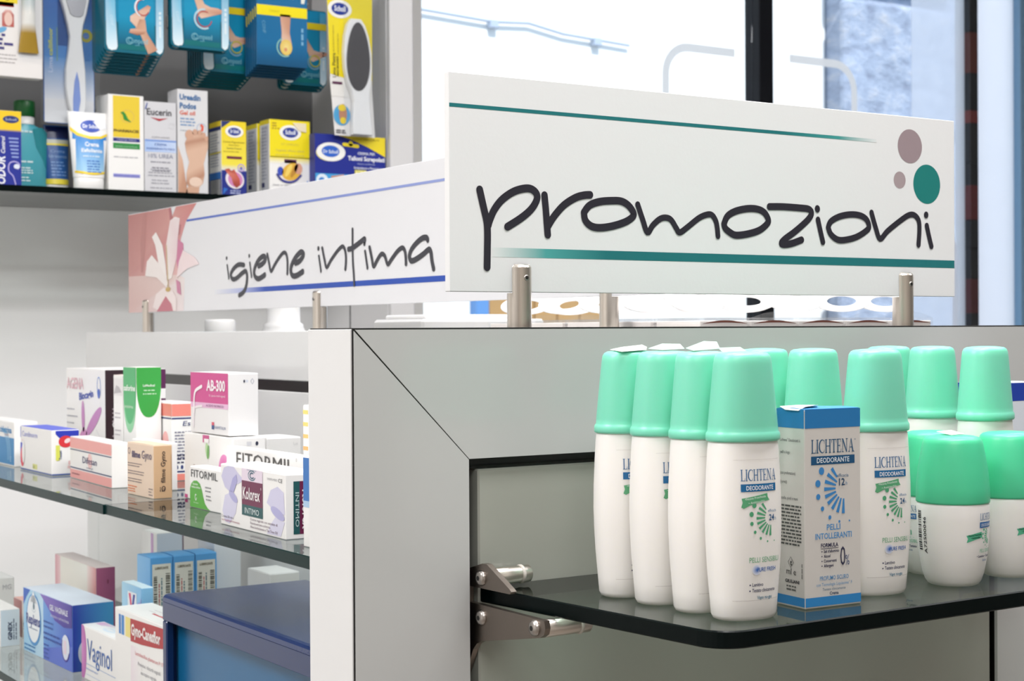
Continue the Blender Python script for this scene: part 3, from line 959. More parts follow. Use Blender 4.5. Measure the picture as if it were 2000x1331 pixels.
# ---------------------------------------------------------------- deodorant bottles on the front shelf
AX, AY = 0.0238, 0.0163
BODY = [(0.0, .74), (0.0006, .80), (0.003, .855), (0.012, .888), (0.03, .955), (0.045, .988), (0.056, 1.0), (0.07, .993), (0.085, .965), (0.097, .935), (0.1022, .915), (0.1036, .88)]
def bprof(z):
    for (a, ra), (b, rb) in zip(BODY, BODY[1:]):
        if z <= b:
            return ra + (rb - ra) * (z - a) / (b - a)
    return BODY[-1][1]
def spray_print(mb, azi=0.0):
    """front label of the tall bottle, printed on the -y side"""
    ca, sa = math.cos(azi), math.sin(azi)
    def warp(u, v, l):
        s = bprof(v)
        ax, ay = AX * s, AY * s
        # superellipse 2.3
        u = u - 0.0008
        x = max(-0.96 * ax, min(0.96 * ax, u))
        y = -ay * (1 - abs(x / ax) ** 2.3) ** (1 / 2.3)
        n = Vector((abs(x / ax) ** 1.3 * math.copysign(1, x) / ax, -abs(y / ay) ** 1.3 / ay, 0)).normalized()
        return Vector((x, y, v)) + n * (l + 0.00012)
    f = Face(mb, (0, 0, 0), (1, 0, 0), (0, 0, 1), (0, -1, 0), GLOSSP, 0.00008, warp)
    O = 1.0
    f.ring(O, 52, 19, 40, 0.18, '#d9d4d0', k=1) if False else None
    f.rect(-15, 12, 17, 12.2, '#cfcac6', k=1)
    f.rect(-15, 93, 17, 93.2, '#dcd8d4', k=1)
    f.serif('LICHTENA', -11.5, 81.0, 6.6, 24.5, '#1d5f92', k=3)
    f.rect(-11.5, 74.8, 13, 79.2, '#15659a', k=1)
    f.text('DEODORANTE', 1.2, 75.7, 2.5, '#eef4f8', w=19, al='c', bold=0.012, k=3)
    f.poly([(-11.5, 66.0), (-10.6, 68.6), (-11.2, 71.0), (0, 72.6), (6, 73.6), (6.2, 71.6), (7.6, 69.6), (1, 68.6), (-6, 67.0), (-10, 65.2)], '#5aa778', k=1)
    f.text('•Nuova Freschezza', -9.2, 69.9, 1.35, '#e6f2ea', w=14, rot=6, k=3)
    f.text('• Antimacchia', -7.0, 67.6, 1.35, '#e6f2ea', w=11, rot=6, k=3)
    f.rays(8.5, 59.5, 10.5, '#4fa276', k=2)
    f.text('efficacia', 6.3, 62.6, 1.7, '#3b6f9c', w=6.6, k=3)
    f.text('24', 7.0, 57.8, 3.4, '#23527f', w=4.2, bold=0.02, k=3)
    f.text('h', 11.8, 57.8, 2.2, '#5f87ab', k=3)
    f.text('PELLI SENSIBILI', -6.5, 34.0, 3.0, '#6fae86', w=22, k=3)
    f.ell(-1.4, 29.6, 3.2, 3.0, '#2f6fc4', k=2, edge='#e6e9f2')
    f.text('PURE FRESH', -1.2, 28.6, 2.4, '#2a62b0', w=14, bold=0.01, k=4)
    f.ell(-5.6, 21.0, .45, .45, '#23295a', k=3, n=10)
    f.text('Lenitivo', -4.2, 20.1, 2.1, '#23295a', w=7.6, bold=0.01, k=3)
    f.ell(-5.6, 17.6, .45, .45, '#23295a', k=3, n=10)
    f.text('Testato clinicamente', -4.2, 16.8, 2.1, '#23295a', w=17, bold=0.01, k=3)
    f.text('Vapo no-gas', -0.6, 12.6, 2.0, '#1f7396', w=11, bold=0.01, k=3)

def spray_bottle():
    root = empty('deodorant_bottle', (0, 0, 0))
    mb = MB()
    mb.lathe([(z, AX * s, AY * s) for z, s in BODY], BODYW, '#f3f0ec', n=56, sq=2.3)
    spray_print(mb)
    mb.build('bottle_body', root)
    mb = MB()
    cp = [(0.1032, .0222, .0160), (0.1036, .0228, .0166), (0.1046, .0231, .0169), (0.1074, .0230, .0168), (0.1084, .0224, .0163), (0.1092, .0219, .0160), (0.112, .0217, .0159), (0.130, .0198, .0150), (0.148, .0178, .0140), (0.1515, .0172, .0136), (0.1535, .0160, .0127), (0.1545, .0140, .0112), (0.1551, .008, .007), (0.1553, .002, .002)]
    mb.lathe(cp, MINT, n=56, sq=2.2)
    mb.build('mint_cap', root)
    return root
SPR = 'tall mint capped deodorant bottles'
spots = [
    (0.1555, -0.0795, -9, 'tall mint capped deodorant bottle at the back left, first of the left row'),
    (0.1570, -0.1137, -2, 'second tall mint capped bottle of the left row from the bracket'),
    (0.1585, -0.1479, 7, 'third tall mint capped bottle of the left row, right behind the frontmost'),
    (0.1600, -0.1820, -5, 'frontmost tall white deodorant bottle with pale mint cap at shelf corner'),
    (0.2870, -0.1645, -7, 'tall mint capped bottle with full label just right of the blue topped carton'),
    (0.2770, -0.0720, 0, 'mint cap peeping between the front bottle and the blue topped carton'),
    (0.2900, -0.1060, 3, 'tall mint capped bottle directly behind the blue topped carton'),
    (0.4270, -0.0440, 0, 'rearmost mint capped bottle, half hidden by the bottle beside the carton'),
    (0.4330, -0.0810, 0, 'tall mint capped bottle standing behind the left roll-on'),
    (0.4380, -0.1250, 2, 'tall mint capped bottle farthest right, behind the roll-ons'),
]
proto = spray_bottle()
bott = []
for i, (x, y, a, lab) in enumerate(spots):
    o = proto if i == 0 else copy_tree(proto)
    o.location = (x, y, ZS + 0.0002)
    o.rotation_euler = (0, 0, math.radians(a))
    tag(o, lab, 'deodorant bottle', SPR)
    bott.append(o)

# torn paper seals left on some caps
def seal(parent, pts, col, z=0.1554):
    mb = MB()
    vs = [(x, y, z + h) for x, y, h in pts]
    n = len(vs)
    mb.add(vs + [(x, y, q - 0.0002) for x, y, q in vs], [tuple(range(n)), tuple(reversed(range(n, 2 * n)))] + [(i, n + i, n + (i + 1) % n, (i + 1) % n) for i in range(n)], PRINT, col)
    o = mb.build('paper_seal', parent)
    o['label'] = 'torn paper seal on the cap'
seal(bott[0], [(-.012, -.013, -.0008), (.006, -.012, .0002), (.012, -.002, .0018), (.013, .006, .0032), (-.002, .006, .0018), (-.013, .001, .0004)], '#eef2f0')
seal(bott[1], [(-.006, -.006, .0004), (.010, -.007, .0010), (.015, .004, .0038), (.004, .008, .0040), (-.008, .006, .0012)], '#cfeee2')
seal(bott[2], [(-.012, -.004, .0002), (.010, -.005, .0012), (.016, .003, .0052), (.012, .010, .0056), (-.006, .008, .0016)], '#bfe9da')
seal(bott[3], [(-.008, .008, -.0008), (.010, .008, -.0008), (.008, .013, .0022), (-.008, .013, .0018)], '#a9dcc9')

# roll-ons
def roll_on():
    root = empty('roll_on_deodorant', (0, 0, 0))
    mb = MB()
    P = [(0, .0150), (0.0006, .0162), (0.003, .0180), (0.008, .0197), (0.018, .0216), (0.030, .0228), (0.044, .0233), (0.0515, .0234), (0.0530, .0232), (0.0538, .0226)]
    mb.lathe(P, BODYW, '#f0eeeb', n=56)
    def rr(z):
        for (a, ra), (b, rb) in zip(P, P[1:]):
            if z <= b:
                return ra + (rb - ra) * (z - a) / (b - a)
        return P[-1][1]
    def mk(azi):
        def warp(u, v, l):
            r = rr(v)
            a = math.radians(azi) + u / r
            return Vector(((r + l + .0001) * math.sin(a), -(r + l + .0001) * math.cos(a), v))
        return Face(mb, (0, 0, 0), (1, 0, 0), (0, 0, 1), (0, -1, 0), GLOSSP, 0.00008, warp)
    f = mk(13)
    f.serif('LICHTENA', -6.2, 43.6, 4.4, 15, '#1d5f92', k=3)
    f.rect(-6.2, 38.6, 9.2, 42.3, '#2a66a4', k=1)
    f.text('DEODORANTE', 1.4, 39.5, 1.9, '#eef4f8', w=13, al='c', k=3)
    f.poly([(-15.8, 29.4), (-15.0, 32), (-16.2, 34.0), (-11, 35.0), (-4.4, 36.2), (-3.6, 32.4), (-9, 31.4)], '#4fb08a', k=1)
    f.text('•Nuova Freschezza', -15.0, 33.2, 1.2, '#12332a', w=10.4, rot=5, bold=0.015, k=3)
    f.text('• Antimacchia', -12.8, 31.7, 1.2, '#12332a', w=7, rot=5, bold=0.015, k=3)
    f.rays(4.2, 33.4, 5.6, '#57b58d', k=2)
    f.text('PELLI SENSIBILI', -5.2, 22.6, 2.3, '#7fc4a1', w=14, k=3)
    f.text('• Lenitivo • Testato', -7.4, 19.4, 1.5, '#23295a', w=15, bold=0.02, k=3)
    f.text('Roll-on', -1.5, 16.6, 1.6, '#3575ae', k=3)
    f = mk(-109)
    f.barcode(-3.5, 23, 4.2, 26, '#20222a', across=False, seed=9)
    f.text('A72500046', 5.6, 21.0, 2.6, '#20222a', w=24, rot=90, bold=0.01, k=3)
    mb.build('bottle_body', root)
    mb = MB()
    C = [(0.0536, .0226), (0.0540, .0236), (0.0550, .0238), (0.064, .0236), (0.076, .0224), (0.087, .0205), (0.0925, .0194), (0.0950, .0185), (0.0964, .0168), (0.0972, .014), (0.0977, .008), (0.0978, .002)]
    mb.lathe(C, MINTD, n=56)
    mb.build('green_cap', root)
    return root
ROL = 'short roll-on deodorants'
p2 = roll_on()
for i, (x, y, a, lab) in enumerate([(0.3560, -0.1670, 0, 'frontmost short green capped roll-on deodorant with a barcode on its side'), (0.3815, -0.1262, -108, 'short green capped roll-on half hidden behind the frontmost one'), (0.4150, -0.1640, -10, 'short green capped roll-on cut by the right picture edge')]):
    o = p2 if i == 0 else copy_tree(p2)
    o.location = (x, y, ZS + 0.0002)
    o.rotation_euler = (0, 0, math.radians(a))
    tag(o, lab, 'roll-on deodorant', ROL)
rb = [o for o in COL.objects if o.name.startswith('roll_on_deodorant')][0]
seal(rb, [(-.006, -.004, .0002), (.008, -.003, .0004), (.010, .010, .0022), (-.004, .010, .0018)], '#eef3ef', 0.0979)

# ---------------------------------------------------------------- cartons
def carton(name, label, loc, wl, wr, h, draw=None, ang=0.0, base='#f1f0ee', cols=None, cat='carton', group=None, flap=None, m=PRINT, flapcol=None):
    """near bottom corner at loc; the -x face (wl long) and the -y face (wr long) look at the shop"""
    mb = MB()
    mb.box(0, 0, 0, wr, wl, h - 0.0004, m, base, b=0.0005, cols=cols)
    s = 1.0 if loc[1] < 0.2 else (1.8 if loc[1] < 1.6 else 2.6)
    FL = Face(mb, (0, wl, 0), (0, -1, 0), (0, 0, 1), (-1, 0, 0), m, 0.00010 * s, clip=(wl * 1000, h * 1000))
    FR = Face(mb, (0, 0, 0), (1, 0, 0), (0, 0, 1), (0, -1, 0), m, 0.00010 * s, clip=(wr * 1000, h * 1000))
    FT = Face(mb, (0, wl, h + .0001), (0, -1, 0), (1, 0, 0), (0, 0, 1), m, 0.00010 * s)
    if draw:
        draw(FL, FR, FT, wl * 1000, wr * 1000, h * 1000)
    o = mb.build(name, None, loc, (0, 0, math.radians(ang)))
    tag(o, label, cat, group)
    # lid flap folded over the top, a little proud at its tuck edge
    mb = MB()
    c = flapcol or (cols or {}).get('T', base)
    n = 8
    rings = []
    for i in range(n + 1):
        y = 0.0006 + (wl - 0.0012) * i / n
        b = 0.0005 * math.sin(math.pi * i / n) if flap is None else flap * math.sin(math.pi * i / n)
        rings.append([(0.0004, y, h - .0003), (wr - .0004, y, h - .0003), (wr - .0004, y, h + b * 0.4), (wr * .5, y, h + b), (0.0004, y, h + b * 0.6)])
    mb.loft(rings, m, c, smooth=False)
    mb.build('top_flap', o)
    return o

# --- upper side shelf (z = ZS)
Z = ZS + 0.0002
def d_blue(FL, FR, FT, a, b, h):
    FL.rect(0, 2, a, 36, '#2f86c0', k=1)
    FL.rect(0, 36, a, 37.5, '#f0f0f0', k=1)
    FL.text('cidetrina', a - 62, 42, 8, '#3d8fc8', w=52, bold=0.02)
    FL.text('cont. capsule', a - 40, 38.5, 2.6, '#e08a70')
    for q in range(3):
        FL.ring(a - 48 - q * 6, 14, 34, 34, 2.2, '#8fc3e4', k=2, a0=-12, a1=80)
    FL.text('2', a - 16, 6, 7, '#cfe6f4', k=3)
carton('medicine_carton', 'white and blue carton with pale arcs at the far left end of upper side shelf', (0.1236, 1.1494, Z), 0.159, 0.030, 0.0565, d_blue)
def d_cand(FL, FR, FT, a, b, h):
    FL.text('Candinorm', 8, 42, 6.5, '#9aa0dc', w=62)
    FL.text('cps', 8, 36, 2.6, '#e08a9c')
    FL.rect(0, 40, 2.5, h - 1, '#5a68c8', k=1)
    FL.ell(4, 21, 9, 13, '#3d4cc0', k=1)
    FL.ell(8, 16, 7, 12, '#e2465a', k=2)
    FL.ell(13, 22, 5.5, 13, '#f2f1ef', k=3)
    FL.rect(50, 4, 68, 10, '#dfe08e', k=1)
    FL.text('Lab', 52, 5, 4, '#7c8a50', k=3)
    FL.rect(0, 0.6, a, 2.2, '#3b5aa0', k=1)
    FR.rect(0, 0.6, b, 2.2, '#3b5aa0', k=1)
    FR.poly([(5, h - 5), (10, h - 10), (b, h - 14), (b, h - 1), (5, h - 1)], '#2a3ab4', k=1)
    FR.ell(17, h - 14, 8.5, 7, '#d8343c', k=2)
    FR.ell(19, h - 13, 4, 2.6, '#f0d8d8', k=3, rot=.5)
    FR.rect(5, 18, 10, 36, '#d9dc60', k=2)
    FR.text('Tocam', 12, 19, 3.2, '#27407c', rot=90, bold=.02)
    FR.text('20 cps', 22, 8, 3, '#e07a7a', rot=90)
carton('medicine_carton', 'white carton with blue top flap and red swirl beside the pink striped carton', (0.121, 0.9898, Z), 0.1235, 0.033, 0.0542, d_cand, flapcol='#5c68d0')
def d_agena(FL, FR, FT, a, b, h):
    FL.text('AGENA', 3, h - 26, 14, '#e6bcc4', w=66, bold=0.02)
    FL.text('Biocagin', 52, h - 40, 9, '#3d55b0', w=54, rot=6, bold=0.03)
    FL.ring(126, h - 22, 7, 13, 1.4, '#7fa0dc', k=2)
    FL.ell(126, h - 30, 4.5, 6, '#3d62c0', k=3)
    FL.ell(66, 63, 6, 20, '#c586be', k=2, rot=.06)
    FL.ell(106, 58, 8, 34, '#c586be', k=2, rot=-1.02)
    FL.poly([(40, 20), (54, 40), (68, 50), (80, 44), (86, 20), (70, 30)], '#d08cc0', k=2)
    FL.ring(100, 6, 40, 46, .8, '#dcd6e0', k=1, a0=0, a1=70)
    FL.lines(2, 70, 42, 8, 9, '#b4b4bc', h=1.8, seed=8)
    FR.rect(.5, .5, b - .5, h * .70, '#2a141c', k=1)
    FR.rect(.5, h * .80, b - .5, h - .6, '#2c1620', k=1)
    FR.rect(b * .86, .5, b - .5, h - 1, '#5a2050', k=2)
    FR.rect(b * .86, h * .7, b - .5, h * .8, '#efecec', k=3)
    FR.text('A', 14, h - 18, 11, '#f0eeee')
    FR.text('Biocagin', 12, h * .73, 4.2, '#46628e', bold=.03)
    FR.text('G', 9, h * .42, 8, '#e8e4e4')
    FR.lines(9, h * .60, 24, 4, 5, '#a79aa0', h=1.6, seed=5)
    FR.lines(9, h * .33, 24, 3, 5, '#a79aa0', h=1.6, seed=6)
carton('medicine_carton', 'tall white carton with mauve petals and near black side panel', (0.20, 1.0293, Z), 0.1477, 0.0783, 0.1235, d_agena, flapcol='#f4f2f0', cols={'R': '#2a141c', 'X': '#5a2050'})
def d_small(FL, FR, FT, a, b, h):
    FL.rect(1, h - 24, a - 1, h - 4, '#e6e3e3', k=1)
    FL.poly([(2, h - 22), (10, h - 12), (20, h - 14), (a - 2, h - 20)], '#b9b5b8', k=2)
    for v in (74, 54, 34):
        FL.lines(5, v, a - 10, 2, 5, '#c0bcc0', h=1.6, seed=v)
    FL.poly([(8, 24), (22, 24), (18, 6), (11, 6)], '#ef9f8c', k=2)
    FL.rect(12, 0.5, 18, 6, '#e58a78', k=2)
carton('medicine_carton', 'slim white carton with small coral tube picture beside the green topped carton', (0.1803, 0.9130, Z), 0.0302, 0.0126, 0.1195, d_small, flapcol='#f0dcd6')
def d_green(FL, FR, FT, a, b, h):
    P = [(0.3, h - .4)] + [(a / 2 - a / 2 * math.cos(math.pi * i / 14) * 0.98, 54 + (h - 54) * (1 - math.sin(math.pi * i / 14)) * 0.55) for i in range(15)] + [(a - .3, h - .4)]
    FL.poly(P, '#8fcfa0', k=1)
    P = [(0.3, h - .4)] + [(a / 2 - a / 2 * math.cos(math.pi * i / 14) * 0.96, 64 + (h - 64) * (1 - math.sin(math.pi * i / 14)) * 0.6) for i in range(15)] + [(a - .3, h - .4)]
    FL.poly(P, '#4fb070', k=2)
    FL.text('saforine', 2, h - 27, 6.5, '#eef6ee', w=a - 4, bold=.03)
    FL.text('intima', 5, h - 47, 4, '#d8ecd8', w=a - 14)
    FL.lines(3, 38, a - 8, 6, 5, '#b8c0cc', h=1.6, seed=2)
    P = [(.2, h - .4)] + [(b / 2 - b / 2 * math.cos(math.pi * i / 14) * .99, 72 + 40 * (1 - math.sin(math.pi * i / 14)) ** 1.2) for i in range(15)] + [(b - .2, h - .4)]
    FR.poly(P, '#3aa045', k=1)
    FR.text('LaMedical', b / 2, h - 22, 2.6, '#e6f2e6', al='c', w=14, bold=.02)
    FR.lines(7, h - 27, b - 12, 2, 4, '#bfe0c0', h=1.2, seed=3, al='c')
    FR.rect(0, 38, b, 44, '#2a4a92', k=1)
    FR.lines(1.5, 34, b - 3, 7, 4.4, '#aab2c8', h=1.4, seed=7)
carton('medicine_carton', 'tall white carton with a bright green rounded top, by the dark sided carton', (0.18, 0.8673, Z), 0.0413, 0.0297, 0.1292, d_green, flapcol='#e8ece6')
def d_estro(FL, FR, FT, a, b, h):
    for F, w in ((FL, a), (FR, b)):
        F.rect(0, h - 15, w, h - 1, '#e9897c', k=1)
        F.rect(0, h - 18.4, w, h - 16.6, '#2c3a72', k=1)
        F.rect(0, .5, w, 8, '#e9897c', k=1)
        F.rect(0, 9.5, w, 11.4, '#2c3a72', k=1)
    FL.ell(67, 42, 10, 14, '#f0b4b0', k=1)
    FL.text('Estrogyn', 8, 36, 14, '#33307c', w=70)
    FR.text('Estro', 13, h - 26, 5.4, '#2c3a72', shear=.2, w=24)
    FR.lines(3.5, h - 34, 24, 9, 3.6, '#7c7c90', h=1.5, seed=4, al='j')
    FR.lines(4, 28, 14, 3, 4, '#3a3a58', h=1.8, seed=5)
    FR.ell(6, 15.5, 1.6, 2.4, '#2c3a72', k=2)
    FR.ell(12, 15.5, 1.6, 2.4, '#2c3a72', k=2)
carton('medicine_carton', 'white carton with coral top band and small grey print behind the pink magenta carton', (0.2116, 0.8407, Z), 0.0859, 0.033, 0.0885, d_estro)
def d_dif(FL, FR, FT, a, b, h):
    FL.rect(.4, h - 13, a - .4, h - .8, '#eea7a2', k=1)
    FL.rect(.4, h - 15.4, a - .4, h - 14.2, '#2f3c6a', k=1)
    FL.rect(.4, 0.6, a - .4, 10.6, '#eea7a2', k=1)
    FL.rect(.4, 11.8, a - .4, 13.2, '#2f3c6a', k=1)
    FL.ell(80, 24, 9, 8.6, '#f3c9c6', k=1)
    FL.text('Difesan', 52, 20.4, 7.6, '#35326c', w=56)
    FL.text('crema gel', 67, 15, 2.2, '#55557a', w=26)
    FL.lines(8, 5, 40, 1, 3, '#a05a60', h=1.6, seed=3)
carton('medicine_carton', 'low white carton with pink bands and narrow navy lines', (0.1273, 0.8004, Z), 0.1627, 0.022, 0.0482, d_dif, ang=-2.6)
def d_wb(FL, FR, FT, a, b, h):
    FL.lines(8, h - 12, 60, 3, 6, '#c5c5cc', h=1.8, seed=3)
    FR.rect(1, 1, b - 1, h - 1, '#efeeee', k=1)
carton('medicine_carton', 'plain white carton directly behind the beige carton', (0.1634, 0.7387, Z), 0.0985, 0.0142, 0.0508, d_wb)
def d_filme(FL, FR, FT, a, b, h):
    FL.text('filme', 14, h - 15, 6.6, '#4a3c66', w=24, bold=.025)
    FL.text('Gyno', 42, h - 15, 8.4, '#4a3c66', w=27)
    FL.ring(6, h - 9, 3.4, 3.4, .8, '#8a7a88', k=2)
    FL.lines(2, h - 22, 40, 2, 2.6, '#7c6c70', h=.9, seed=2)
    FL.lines(2, h - 30, 58, 2, 2.6, '#7c6c70', h=.9, seed=3)
    FL.lines(2, h - 38, 50, 2, 2.6, '#7c6c70', h=.9, seed=4)
    FL.lines(2, 8.5, 28, 3, 2.6, '#e08050', h=1.1, seed=5)
    FL.lines(60, 9, 12, 3, 3, '#8a7a78', h=1, seed=6)
    FR.text('filme Gyno', 12.4, 16, 4.6, '#3a2d2c', w=32, rot=90, bold=.012)
    FR.ring(10.6, 10, 2.2, 2.8, .8, '#4a3d3c', k=2)
    FR.lines(7.5, 7, 6, 3, 2, '#4a3d3c', h=.8, seed=3, rot=90)
    FR.rect(b - 1.2, 8, b - .6, h - 10, '#b0895f', k=1)
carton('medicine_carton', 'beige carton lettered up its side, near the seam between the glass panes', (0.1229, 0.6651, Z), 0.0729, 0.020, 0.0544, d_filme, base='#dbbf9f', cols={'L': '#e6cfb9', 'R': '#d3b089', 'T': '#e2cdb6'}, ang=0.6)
EH = 0.067
def d_estm(FL, FR, FT, a, b, h):
    FL.rect(48, h - 8, 64, h - .5, '#c8508c', k=1)
    FL.rect(52, h - 8, 64, h - 4, '#f1f0ee', k=2)
    FL.ell(60, h - 16, 4.5, 8, '#b9d8a6', k=2, rot=.3)
    FL.ell(62, h - 17, 2.5, 7, '#6fae62', k=3, rot=-.2)
    FL.text('Estromineral', 24, h - 40, 9, '#c8c0bc', w=66)
    FL.rect(24, h - 44, 90, h - 43, '#d88fae', k=2)
    FL.ell(101, h - 32, 13, 15, '#d0489a', k=2, edge='#e48fc2')
    FL.text('gel', 95, h - 30, 6, '#f8e8f0', w=13, bold=.02, k=4)
    FL.rect(0, .5, 8, 4, '#c8508c', k=1)
    FR.rect(14, h - 8, 19, h - 4, '#d8d8dc', k=1)
    FR.ell(24.5, h - 6, 1.5, 2, '#2c3248', k=2)
carton('medicine_carton', 'white carton with pink oval, lying under the pink magenta carton', (0.155, 0.5395, Z), 0.1225, 0.0335, EH, d_estm)
def d_ab(FL, FR, FT, a, b, h):
    FL.rect(.3, h - 30, a - .3, h - .3, '#cf4a8e', k=1)
    FL.rect(.3, h - 35, a - .3, h - 30, '#e4b8d6', k=1)
    FL.text('AB-300', 42, h - 17.5, 10.2, '#f6eaf0', w=46, bold=.035)
    FL.text('10 capsule molli vaginali', 48, h - 23.5, 2.2, '#f0d8e6', w=40)
    FL.text('ACIDO BORICO', 40, h - 33.6, 2.2, '#8a5a86', w=44)
    FL.stroke([(10, h - 40), (10, h - 28), (12, h - 21), (17, h - 17.5), (30, h - 14)], 3.4, '#f6eef2', k=3)
    FL.stroke([(8, 6), (9, 18), (10, h - 40)], 3.0, '#ece4ea', k=2)
    FL.stroke([(12, 25), (18, 26), (30, 27)], 2.4, '#f0e6ea', k=2)
    FL.rect(54, 9, 60, 12, '#d84a66', k=2)
    FL.rect(54, 5, 60, 9, '#2c4a86', k=2)
    FL.text('FARMITALIA', 61, 5.6, 3, '#5a6a94', w=28)
    FR.ell(16.5, h - 7.8, .9, 1.5, '#2c3248', k=2)
    FR.rect(18, h - 9, 20.6, h - 6.6, '#d4d8e2', k=1)
    FR.ring(25, h - 8, 1.9, 2.9, .4, '#5a6688', k=2, n=4)
carton('medicine_carton', 'white carton with a magenta front, standing on another white carton', (0.1553, 0.5509, Z + EH + .0012), 0.0945, 0.0313, 0.0605, d_ab, base='#e9e8e8')
def d_fits(FL, FR, FT, a, b, h):
    P = [(0.3, .4)] + [(x, y) for x, y in ((.3, 18), (4, 23), (10, 26), (18, 26.5), (25, 24), (30, 18), (33, 12), (37, 6), (44, 2), (50, .4))]
    FL.poly(list(reversed(P)), '#58ab3c', k=1)
    FL.text('FITORMIL', 4, 29.5, 7.4, '#4a4a4c', w=64)
    FL.text('Gel protettivo', 8, 22.2, 2, '#eaf4e4', w=13, bold=.02)
    FL.text('emolliente e lubrificante', 5, 19.2, 2, '#eaf4e4', w=22, bold=.02)
    FL.ring(15.5, 10.5, 2.2, 3.2, 1, '#eef6ea', k=3, a0=40, a1=360)
    FL.text('Gel Intimo', 10, 4.6, 1.6, '#d8ecd0', w=12)
    FL.lines(38, 21, 14, 2, 3.4, '#8a8a8e', h=1.2, seed=2)
    FL.lines(40, 13, 14, 2, 3.4, '#8a8a8e', h=1.2, seed=3)
carton('medicine_carton', 'white carton with green hill shape, left of the white and lilac carton', (0.1262, 0.481, Z), 0.096, 0.017, 0.0397, d_fits)
def d_fitl(FL, FR, FT, a, b, h):
    FL.text('FITORMIL', 24, h - 17.5, 13.5, '#4b4948', w=122)
    FL.ring(152, h - 4, 1, 1.4, .3, '#888888', k=2)
    FL.lines(24, 24, 80, 3, 5, '#b0b0b0', h=1.8, seed=2)
carton('medicine_carton', 'long white carton with thin dark capitals behind the white and lilac carton', (0.145, 0.352, Z), 0.1805, 0.0098, 0.0605, d_fitl)
def d_kol(FL, FR, FT, a, b, h):
    lil = '#c9c6e2'
    FL.poly([(2, 42), (8, 50), (18, h - 1), (30, h - 1), (40, 47), (52, 42), (40, 38), (30, 36), (20, 30), (10, 33)], lil, k=1)
    FL.poly([(20, 30), (30, 30), (38, 40), (36, 46), (28, 42)], '#a9a6d4', k=2)
    FL.poly([(4, 12), (10, 26), (22, 29), (38, 23), (34, 12), (20, 2), (10, 3)], '#d3d1e8', k=1)
    FL.ell(29, 26, 10, 3.6, '#b0aed8', k=2, rot=-.35)
    FL.poly([(100, 27), (108, 38), (122, 42), (134, 38), (136, 20), (122, 20), (108, 24)], '#cfcde6', k=1)
    FL.ell(122, 20, 14, 4, '#b0aed8', k=2, rot=-.25)
    FL.poly([(100, 1.5), (108, 10), (118, 17), (136, 14), (128, 1.5)], '#d8d6ea', k=1)
    FL.rect(48, 42, 92, h - .6, '#e4d6e4', k=2)
    FL.ring(70, 47.2, 8, 4.4, .9, '#34707e', k=3, a0=40, a1=340)
    FL.ring(70.5, 47.2, 4.6, 2.8, 1.1, '#2c5a72', k=4, a0=50, a1=330)
    FL.text('PASSA BENE', 60, 51.2, .9, '#5a8090', w=20, k=4)
    FL.rect(48, 21.5, 92, 42, '#6b1b45', k=2)
    FL.rect(48, 12.5, 92, 21.5, '#1d5558', k=2)
    FL.text('Kolorex', 51, 26.5, 10.2, '#f4eef0', w=36, bold=.015, k=4)
    FL.text('°', 88.5, 33, 5, '#f4eef0', k=4)
    FL.text('INTIMO', 55, 14.4, 5, '#d6e4e4', w=30, k=4)
    FL.text('DISPOSITIVO MEDICO', 102, 46.2, 1.8, '#6a6a74', w=20)
    FL.text('CE', 124, 45.6, 3.2, '#4a4a52', w=8)
    FL.text('Crema 50 ml e', 3, 6.6, 2.1, '#5a5060', w=27)
    FL.text('con 6 applicatori monouso', 3, 3.6, 1.9, '#a04060', w=40)
    FL.text('Crema vaginale con estratto di', 66, 9.4, 2.1, '#6a4a60', w=56)
    FL.text('Pseudowintera colorata,', 66, 6.2, 2.1, '#6a4a60', w=42)
    FL.text('Aloe barbadensis e Tea Tree Oil', 66, 3.0, 2.1, '#6a4a60', w=56)
    FR.rect(7, 4, 12.5, h - 6, '#1d5558', k=1)
    FR.rect(12.5, 4, 26, h - 6, '#6b1b45', k=1)
    FR.text('INTIMO', 8.6, h - 15, 3.2, '#bcd4d4', w=28, rot=-90, k=3)
    FR.text('Kolorex', 14.8, h - 13, 7, '#f0e8ec', w=32, rot=-90, bold=.02, k=3)
    FT.rect(60, 8, 110, b - 4, '#e0dbe8', k=1)
carton('medicine_carton', 'white and lilac carton with a plum and teal square, nearest on upper side shelf', (0.0929, 0.2937, Z), 0.1371, 0.035, 0.0530, d_kol, ang=-1.1)
carton('medicine_carton', 'plain white carton behind the magenta fronted one, close to the back panel', (0.20, 0.5616, Z), 0.0507, 0.0369, 0.0640, lambda FL, FR, FT, a, b, h: (FR.rect(1, 1, b - 1, h - 1, '#e6e5e2', k=1), FR.text('Lot', b - 8, h - 8, 3, '#c4c4c4')))
def d_str(FL, FR, FT, a, b, h):
    cl = ['#f0dc78', '#efcf74', '#ecbd70', '#e8a868', '#e39a60', '#dd8450', '#d9744a', '#d46a48']
    for i, c in enumerate(cl):
        FL.rect(0, h - 8 - i * 10.6, 10, h - 4.5 - i * 10.6, c, k=1)
carton('medicine_carton', 'white carton with yellow to orange stripes, mostly hidden by the cabinet frame', (0.157, 0.31, Z), 0.082, 0.03, 0.104, d_str)
def d_bedge(FL, FR, FT, a, b, h):
    FL.rect(0, 36, a, h - .5, '#2e72bc', k=1)
    FL.rect(0, 31, a, 36, '#a8c8e4', k=1)
carton('medicine_carton', 'white carton with a blue band, cut off by the white cabinet frame edge', (0.0882, 0.132, Z), 0.1194, 0.03, 0.0702, d_bedge)

